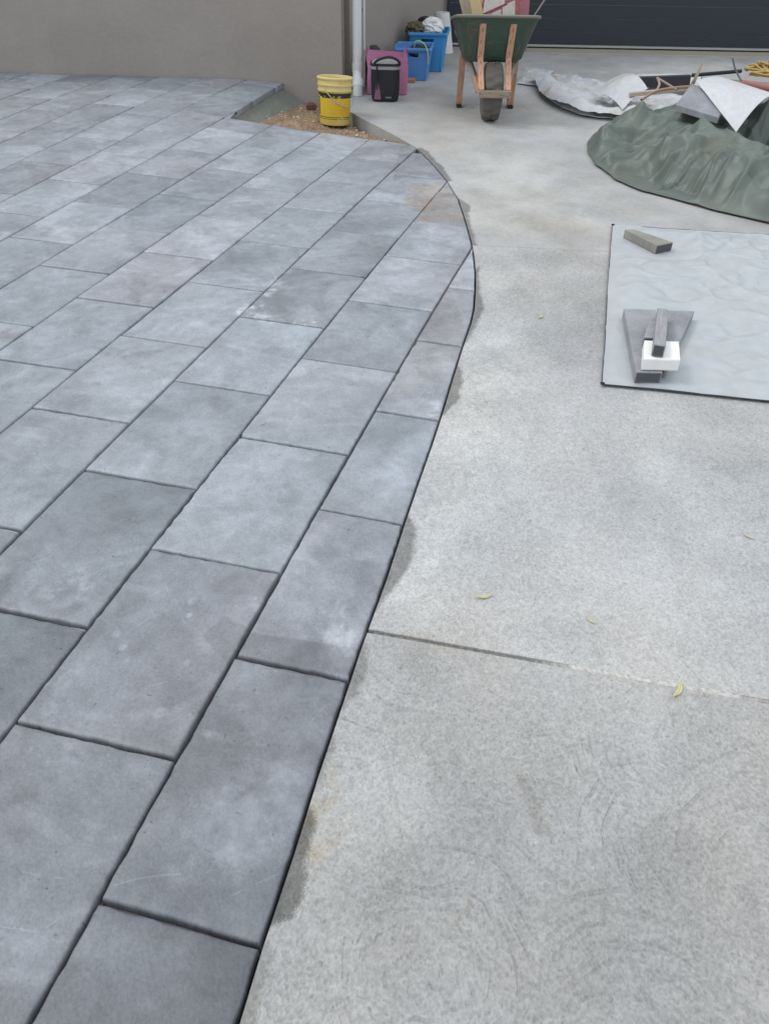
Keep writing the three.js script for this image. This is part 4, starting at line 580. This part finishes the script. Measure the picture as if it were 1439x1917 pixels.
  { const g = new RoundedBoxGeometry(0.3, 0.46, 0.26, 2, 0.006); g.rotateZ(-0.1); g.translate(0.0, 0.255, 0); obj('box', g, mat({ map: ct, roughness: 0.75 }), box); const k = new RoundedBoxGeometry(0.075, 0.45, 0.2, 2, 0.004); k.rotateZ(0.06); k.translate(0.195, 0.25, 0.02); obj('side_flap', k, mat({ color: lin(0.42, 0.17, 0.21), roughness: 0.75 }), box); }
  solo('timber_offcut', bar(load([-0.2, 0.93, -0.2]), load([-0.08, 0.49, -0.16]), 0.085, 0.04, 0.004, V(0, 0, 1)), mat({ map: dirtTex(0.62, 0.47, 0.26, 0.2, 1051), roughness: 0.8 }), 'pale yellow timber offcut leaning inside the wheelbarrow tray', 'timber');
  solo('board', bar(load([-0.25, 0.92, -0.42]), load([-0.1, 0.5, -0.35]), 0.15, 0.025, 0.004, V(0, 0, 1)), mat({ map: dirtTex(0.42, 0.37, 0.28, 0.4, 1061), roughness: 0.9 }), 'beige board leaning in the wheelbarrow behind the yellow timber', 'board');
  solo('steel_rod', rod(load([0.12, 0.45, -0.12]), load([0.42, 0.93, -0.1]), 0.007), mat({ color: lin(0.25, 0.25, 0.26), roughness: 0.45, metalness: 0.6 }), 'thin steel rod poking out over the wheelbarrow rim', 'rod');
}
// ---------------------------------------------------------------- bucket, bags, crates
{
  const t = thing('bucket', 'yellow plastic bucket with black label bands standing in the soil', 'bucket', P(-1.675, 6.06, -0.06), 0.8);
  const yel = (a, s) => mat({ map: dirtTex(0.6, 0.46, 0.15, a, s), roughness: 0.5 });
  const n = 48, cv = document.createElement('canvas'); cv.width = 512; cv.height = 256; const c = cv.getContext('2d');
  c.fillStyle = '#c9ad3c'; c.fillRect(0, 0, 512, 256);
  c.fillStyle = '#d2b021'; for (const x of [0, 256]) c.fillRect(x + 34, 60, 216, 140);
  c.fillStyle = '#23241c'; c.fillRect(0, 8, 512, 44); for (const x of [0, 256]) { c.fillRect(x + 4, 52, 24, 150); }
  const R = rng(3); c.fillStyle = '#cdb84c'; for (let i = 0; i < 22; i++) c.fillRect(R() * 512, 14 + R() * 30, 6 + R() * 16, 3 + R() * 8); for (const x of [0, 256]) for (let k = 0; k < 14; k++) c.fillRect(x + 6 + R() * 6, 58 + k * 10, 8 + R() * 10, 4);
  c.fillStyle = '#c9922a'; for (const x of [0, 256]) for (let k = 0; k < 5; k++) c.fillRect(x + 50 + R() * 40, 80 + k * 24, 60 + R() * 70, 5); c.fillStyle = '#4a4628'; c.fillRect(0, 216, 512, 7); c.fillRect(0, 232, 512, 5);
  for (let i = 0; i < 46; i++) { c.fillStyle = `rgba(${170 + R() * 30 | 0},${165 + R() * 30 | 0},${145 + R() * 30 | 0},${0.25 + R() * 0.35})`; c.beginPath(); c.ellipse(R() * 512, R() * 256, 3 + R() * 16, 2 + R() * 9, R() * 3, 0, 6.3); c.fill(); }
  for (let i = 0; i < 260; i++) { c.fillStyle = `rgba(${200 + R() * 40 | 0},${190 + R() * 40 | 0},${150 + R() * 40 | 0},${0.15 + R() * 0.3})`; c.fillRect(R() * 512, R() * 256, 2 + R() * 14, 1 + R() * 3); }
  const ct = new THREE.CanvasTexture(cv); ct.colorSpace = THREE.SRGBColorSpace;
  const lean = new THREE.Matrix4().makeRotationFromEuler(new THREE.Euler(-0.05, 0, -0.07));
  const S = (a, cA, cB) => { const g = skin(a.map(([r, y]) => ring(r, y, n)), cA, cB); g.applyMatrix4(lean); return g; };
  obj('shell', [S([[0.118, 0.0], [0.122, 0.004], [0.124, 0.03]], true), S([[0.139, 0.33], [0.13, 0.33], [0.116, 0.02]], false, true)], yel(0.5, 1101), t);
  obj('label', S([[0.1243, 0.03], [0.1305, 0.14], [0.1362, 0.245]]), mat({ map: ct, roughness: 0.55 }), t);
  obj('rim', [S([[0.1362, 0.245], [0.142, 0.247], [0.142, 0.258], [0.138, 0.26], [0.139, 0.285], [0.145, 0.287], [0.145, 0.3], [0.14, 0.302], [0.1415, 0.33], [0.148, 0.333], [0.148, 0.345], [0.142, 0.35], [0.137, 0.345], [0.134, 0.32]])], mat({ map: dirtTex(0.66, 0.54, 0.22, 0.35, 1111), roughness: 0.55 }), t);
  { const pts = []; for (let i = 0; i <= 14; i++) { const a = Math.PI * (i / 14), s = Math.sin(a); pts.push(new THREE.Vector3(0.15 * Math.cos(a), 0.27 - 0.13 * s, 0.012 + 0.139 * s)); } const g = tube(pts, 0.0035, 40, 6); g.rotateY(0.4); g.applyMatrix4(lean); obj('handle', g, mat({ color: lin(0.5, 0.47, 0.4), roughness: 0.4, metalness: 0.5 }), t); }
}
{
  const t = thing('cooler_bag', 'black insulated cooler bag with grey lid standing by the downpipe', 'cooler bag', P(-1.455, 6.83, 0), 0.27);
  const bm = mat({ color: lin(0.012, 0.013, 0.018), roughness: 0.65, bumpMap: weave, bumpScale: 0.002 }), V = (x, y, z) => new THREE.Vector3(x, y, z);
  obj('body', skin([rrect(0.21, 0.17, 0.05, -0.003 + 0.004), rrect(0.235, 0.19, 0.06, 0.012), rrect(0.25, 0.2, 0.06, 0.08), rrect(0.255, 0.2, 0.06, 0.17), rrect(0.25, 0.2, 0.06, 0.25)], true, true), bm, t);
  obj('lid', [skin([rrect(0.255, 0.205, 0.06, 0.252), rrect(0.262, 0.212, 0.06, 0.262), rrect(0.25, 0.2, 0.06, 0.28)], true, true)], mat({ color: lin(0.3, 0.31, 0.3), roughness: 0.6 }), t);
  obj('zip_band', [skin([rrect(0.266, 0.216, 0.06, 0.281), rrect(0.272, 0.222, 0.06, 0.289), rrect(0.266, 0.216, 0.06, 0.297)], true, true)], bm, t);
  obj('lid_top', [skin([rrect(0.24, 0.19, 0.05, 0.298), rrect(0.2, 0.15, 0.05, 0.312)], true, true)], mat({ color: lin(0.3, 0.31, 0.3), roughness: 0.6 }), t);
  obj('strap', [tube([V(-0.1, 0.3, 0.105), V(-0.06, 0.33, 0.11), V(0.03, 0.35, 0.1), V(0.1, 0.33, 0.1), V(0.125, 0.3, 0.09)], 0.011, 24, 7), tube([V(-0.075, 0.3, 0.112), V(-0.072, 0.2, 0.109), V(-0.07, 0.1, 0.105)], 0.007, 14, 6)], bm, t);
  obj('emblem', [prism([[-0.098, -0.1], [-0.036, -0.1], [-0.045, -0.03], [-0.058, 0.02], [-0.07, 0.04], [-0.08, 0.015]], 0, 0.004, 0.001).applyMatrix4(new THREE.Matrix4().makeRotationX(Math.PI / 2)).translate(0, 0.12, 0.098)], mat({ color: lin(0.22, 0.1, 0.17), roughness: 0.7 }), t);
  obj('badge', [new RoundedBoxGeometry(0.055, 0.012, 0.006, 2, 0.002).translate(0.03, 0.035, 0.097)], mat({ color: lin(0.16, 0.17, 0.18), roughness: 0.4 }), t);
  const p = thing('tote_bag', 'open pink tote bag behind the black cooler bag', 'bag', P(-1.52, 7.12, 0), 0.27);
  const pk = mat({ map: dirtTex(0.52, 0.2, 0.36, 0.2, 1121), roughness: 0.6 }), pg = [], nn = 8;
  const wave = (a, y, s) => a.map((q, i) => q.clone().add(V(0, 0.026 * Math.sin(i * 1.3 + s) + 0.016 * Math.sin(i * 2.9), 0)));
  obj('body', [skin([rrect(0.37, 0.16, 0.03, 0.002, 0, 0, nn), rrect(0.38, 0.17, 0.03, 0.05, 0, 0, nn), rrect(0.37, 0.15, 0.03, 0.2, 0.005, 0, nn), wave(rrect(0.37, 0.17, 0.03, 0.345, -0.01, 0, nn), 0, 1)], true, false), skin([wave(rrect(0.364, 0.164, 0.03, 0.345, -0.01, 0, nn), 0, 1), rrect(0.36, 0.14, 0.03, 0.2, 0.005, 0, nn), rrect(0.36, 0.15, 0.03, 0.02, 0, 0, nn)], false, true)], pk, p);
  const d = thing('rucksack', 'slim dark grey bag propped behind the downpipe against the wall', 'bag', P(-1.71, 7.3, 0), 0.15);
  obj('body', skin([rrect(0.1, 0.2, 0.04, 0.002), rrect(0.13, 0.24, 0.05, 0.03), rrect(0.13, 0.24, 0.05, 0.22), rrect(0.11, 0.2, 0.04, 0.32), rrect(0.06, 0.12, 0.025, 0.35)], true, true), mat({ color: lin(0.035, 0.033, 0.035), roughness: 0.8 }), d);
  obj('pocket', new RoundedBoxGeometry(0.1, 0.13, 0.05, 3, 0.015).translate(0, 0.1, 0.135), mat({ color: lin(0.05, 0.045, 0.05), roughness: 0.8 }), d);
}
function crate(pos, turn, w, l, h, m, label) {
  const t = thing('crate', label, 'crate', pos, turn), wt = w * 1.22, lt = l * 1.14, hx = w * 0.2;
  const ringAt = (f, y, s) => { const r = rrect(lerp(w, wt, f) - s, lerp(l, lt, f) - s, 0.025, y, 0, 0, 5), z = (lerp(l, lt, f) - s) / 2; r.splice(6, 0, new THREE.Vector3(hx, y, z), new THREE.Vector3(-hx, y, z)); return r; };   // two extra points on the front side
  const wall = (levels, s) => { const n = 26, p = [], ix = []; levels.forEach(f => ringAt(f, 0.006 + f * (h - 0.006), s).forEach(q => p.push(q.x, q.y, q.z))); for (let j = 0; j < levels.length - 1; j++) for (let i = 0; i < n; i++) { if (i === 6 && j === 1) continue; const a = j * n + i, b = j * n + (i + 1) % n; ix.push(a, b, a + n, b, b + n, a + n); } return toCreasedNormals(geo(p, ix), 0.5); };
  const lv = [0, 0.72, 0.85, 1], yv = lv.map(f => 0.006 + f * (h - 0.006));
  const lip = (f, s0, s1) => { const z0 = (lerp(l, lt, f) - s0) / 2, z1 = (lerp(l, lt, f) - s1) / 2, y = 0.006 + f * (h - 0.006); return [y, z0, z1]; };
  const [ya, a0, a1] = lip(0.72, 0, 0.012), [yb, b0, b1] = lip(0.85, 0, 0.012);
  const jamb = geo([-hx, ya, a0, hx, ya, a0, hx, ya, a1, -hx, ya, a1, -hx, yb, b0, hx, yb, b0, hx, yb, b1, -hx, yb, b1], [0, 1, 2, 0, 2, 3, 4, 6, 5, 4, 7, 6, 0, 3, 7, 0, 7, 4, 1, 5, 6, 1, 6, 2]);
  const base = skin([ringAt(0, 0.001, 0), ringAt(0, 0.007, 0)], true, true);
  obj('shell', [wall(lv, 0), wall(lv, 0.012), jamb, base], m, t);
  const R = (y, s) => rrect(wt - s, lt - s, 0.025, y, 0, 0, 5);
  obj('rim', skin([R(h - 0.025, 0.0), R(h - 0.025, -0.02), R(h + 0.003, -0.02), R(h + 0.003, 0.014), R(h - 0.01, 0.014)], false, false), m, t);
  for (const e of [-1, 1]) obj('rib', new RoundedBoxGeometry(0.012, h * 0.8, 0.008, 2, 0.003).rotateX(0.06).translate(e * w * 0.47, h * 0.42, l / 2 + 0.012), m, t);
  return t;
}
{
  const V = (x, y, z) => new THREE.Vector3(x, y, z);
  crate(P(-1.49, 7.99, 0), 0.17, 0.29, 0.36, 0.28, mat({ color: lin(0.09, 0.25, 0.6), roughness: 0.45 }), 'mid-blue plastic crate with a hand hole, next to the pink bag');
  crate(P(-1.475, 8.55, 0), 0.17, 0.32, 0.44, 0.35, mat({ color: lin(0.045, 0.26, 0.58), roughness: 0.45 }), 'taller blue plastic crate, the one holding dark bags and white plastic');
  const blob = (r, sx, sy, sz, s) => { const g = new THREE.IcosahedronGeometry(r, 12), a = g.attributes.position; for (let i = 0; i < a.count; i++) { const x = a.getX(i) / r, y = a.getY(i) / r, z = a.getZ(i) / r, f = 0.62 + 0.7 * ridge(x * 2.2 + z, y * 2.2 - z * 1.3, 3, s); a.setXYZ(i, x * r * f * sx, y * r * f * sy, z * r * f * sz); } g.computeVertexNormals(); return g; };
  solo('plastic_bag', blob(0.08, 1.2, 1.0, 1, 41).translate(-1.43, 0.37, -8.5), mat({ color: lin(0.78, 0.79, 0.8), roughness: 0.5 }), 'crumpled white plastic bag on top of the taller blue crate', 'plastic bag');
  solo('plastic_bag', blob(0.1, 1.1, 0.8, 1, 44).translate(-1.52, 0.36, -8.62), mat({ color: lin(0.015, 0.015, 0.017), roughness: 0.5 }), 'black plastic bag in the taller blue crate', 'plastic bag');
  solo('glove', blob(0.075, 1.1, 0.8, 1, 47).translate(-1.6, 0.36, -8.43), mat({ map: dirtTex(0.12, 0.1, 0.05, 0.6, 1131), roughness: 0.8 }), 'dark olive bundle at the wall side of the taller blue crate', 'bundle');
  solo('cloth', blob(0.085, 1.1, 0.6, 1, 49).translate(-1.44, 0.225, -8.02), mat({ color: lin(0.03, 0.05, 0.08), roughness: 0.9 }), 'dark cloth inside the mid-blue crate', 'cloth');
  const w = new THREE.Matrix4().makeRotationY(0.12).setPosition(P(-1.49, 7.99, 0));
  solo('strap', tube([V(0.02, 0.25, 0.15), V(0.03, 0.33, 0.19), V(0.08, 0.34, 0.19), V(0.13, 0.31, 0.2), V(0.16, 0.25, 0.212), V(0.165, 0.19, 0.205), V(0.168, 0.15, 0.2)].map(q => q.applyMatrix4(w)), 0.006, 40, 6), mat({ color: lin(0.4, 0.62, 0.2), roughness: 0.6 }), 'lime green strap hanging over the rim of the mid-blue crate', 'strap');
  const rl = thing('roll', 'white cylindrical roll leaning by the end of the side wall', 'roll', P(-1.515, 9.6, 0));
  const g = skin([ring(0.086, 0.0, 36), ring(0.09, 0.004, 36), ring(0.09, 0.4, 36), ring(0.084, 0.402, 36), ring(0.03, 0.396, 36)], true, true); g.applyMatrix4(new THREE.Matrix4().makeShear(0, 0, -0.17, 0, 0, 0)); obj('roll_body', g, mat({ map: dirtTex(0.68, 0.69, 0.69, 0.2, 1141), roughness: 0.7 }), rl);
  const mt = solo('sponge', quadSlab([P(-1.52, 7.66, 0.028), P(-1.4, 7.68, 0.026), P(-1.41, 7.78, 0.03), P(-1.5, 7.78, 0.03)], 0.028, 6), mat({ color: lin(0.33, 0.2, 0.11), roughness: 0.95 }), 'small brown sponge on the concrete in front of the mid-blue crate', 'sponge');
}
// ---------------------------------------------------------------- fallen leaves
{
  const lm = [mat({ color: lin(0.5, 0.47, 0.24), roughness: 0.7 }), mat({ color: lin(0.5, 0.44, 0.28), roughness: 0.7 })];
  const leaf = (x, y, L, w, turn, label, m, curl) => {
    const pos = [], idx = [], n = 12; for (let i = 0; i <= n; i++) { const s = i / n, ww = w * Math.pow(Math.sin(Math.PI * Math.min(1, s * 0.97 + 0.015)), 0.8) * (1 - 0.3 * s), bend = 0.12 * L * Math.sin(Math.PI * s), up = 0.002 + curl * (Math.abs(s - 0.5) * 2) ** 2; pos.push((s - 0.5) * L, up + ww * 0.4, bend - ww, (s - 0.5) * L, up, bend, (s - 0.5) * L, up + ww * 0.4, bend + ww); if (i < n) for (let e = 0; e < 2; e++) { const a = i * 3 + e; idx.push(a, a + 1, a + 3, a + 1, a + 4, a + 3); } }
    const g = geo(pos, idx), t = thing('leaf', label, 'leaf', P(x, y, -0.002), turn, 'fallen leaves on the concrete'); obj('blade', g, m, t);
    const st = []; for (let i = 0; i <= 6; i++) { const s = i / 6; st.push(new THREE.Vector3((s - 0.5) * L * (i ? 1 : 1.25), 0.0025 + curl * (Math.abs(s - 0.5) * 2) ** 2, 0.12 * L * Math.sin(Math.PI * s))); } obj('midrib', tube(st, 0.0007, 12, 4), lm[1], t);
  };
  leaf(0.547, 0.837, 0.05, 0.006, 0.5, 'curled pale yellow leaf on the concrete above the sawn joint, nearer the pavers', lm[0], 0.006);
  leaf(1.042, 0.661, 0.055, 0.007, 1.25, 'yellow leaf lying across the sawn joint in the concrete', lm[0], 0.004);
  leaf(0.832, 0.828, 0.028, 0.004, -0.4, 'tiny yellow leaf between the sawn joint and the larger curled leaf', lm[0], 0.004);
  leaf(1.25, 1.309, 0.04, 0.004, -0.6, 'thin yellowish leaf on open concrete in front of the grey tarpaulin', lm[1], 0.003);
  leaf(0.47, 2.639, 0.05, 0.006, 1.3, 'pale tan leaf on the concrete between pavers and grey tarpaulin', lm[1], 0.004);
}
renderer.render(scene, camera);
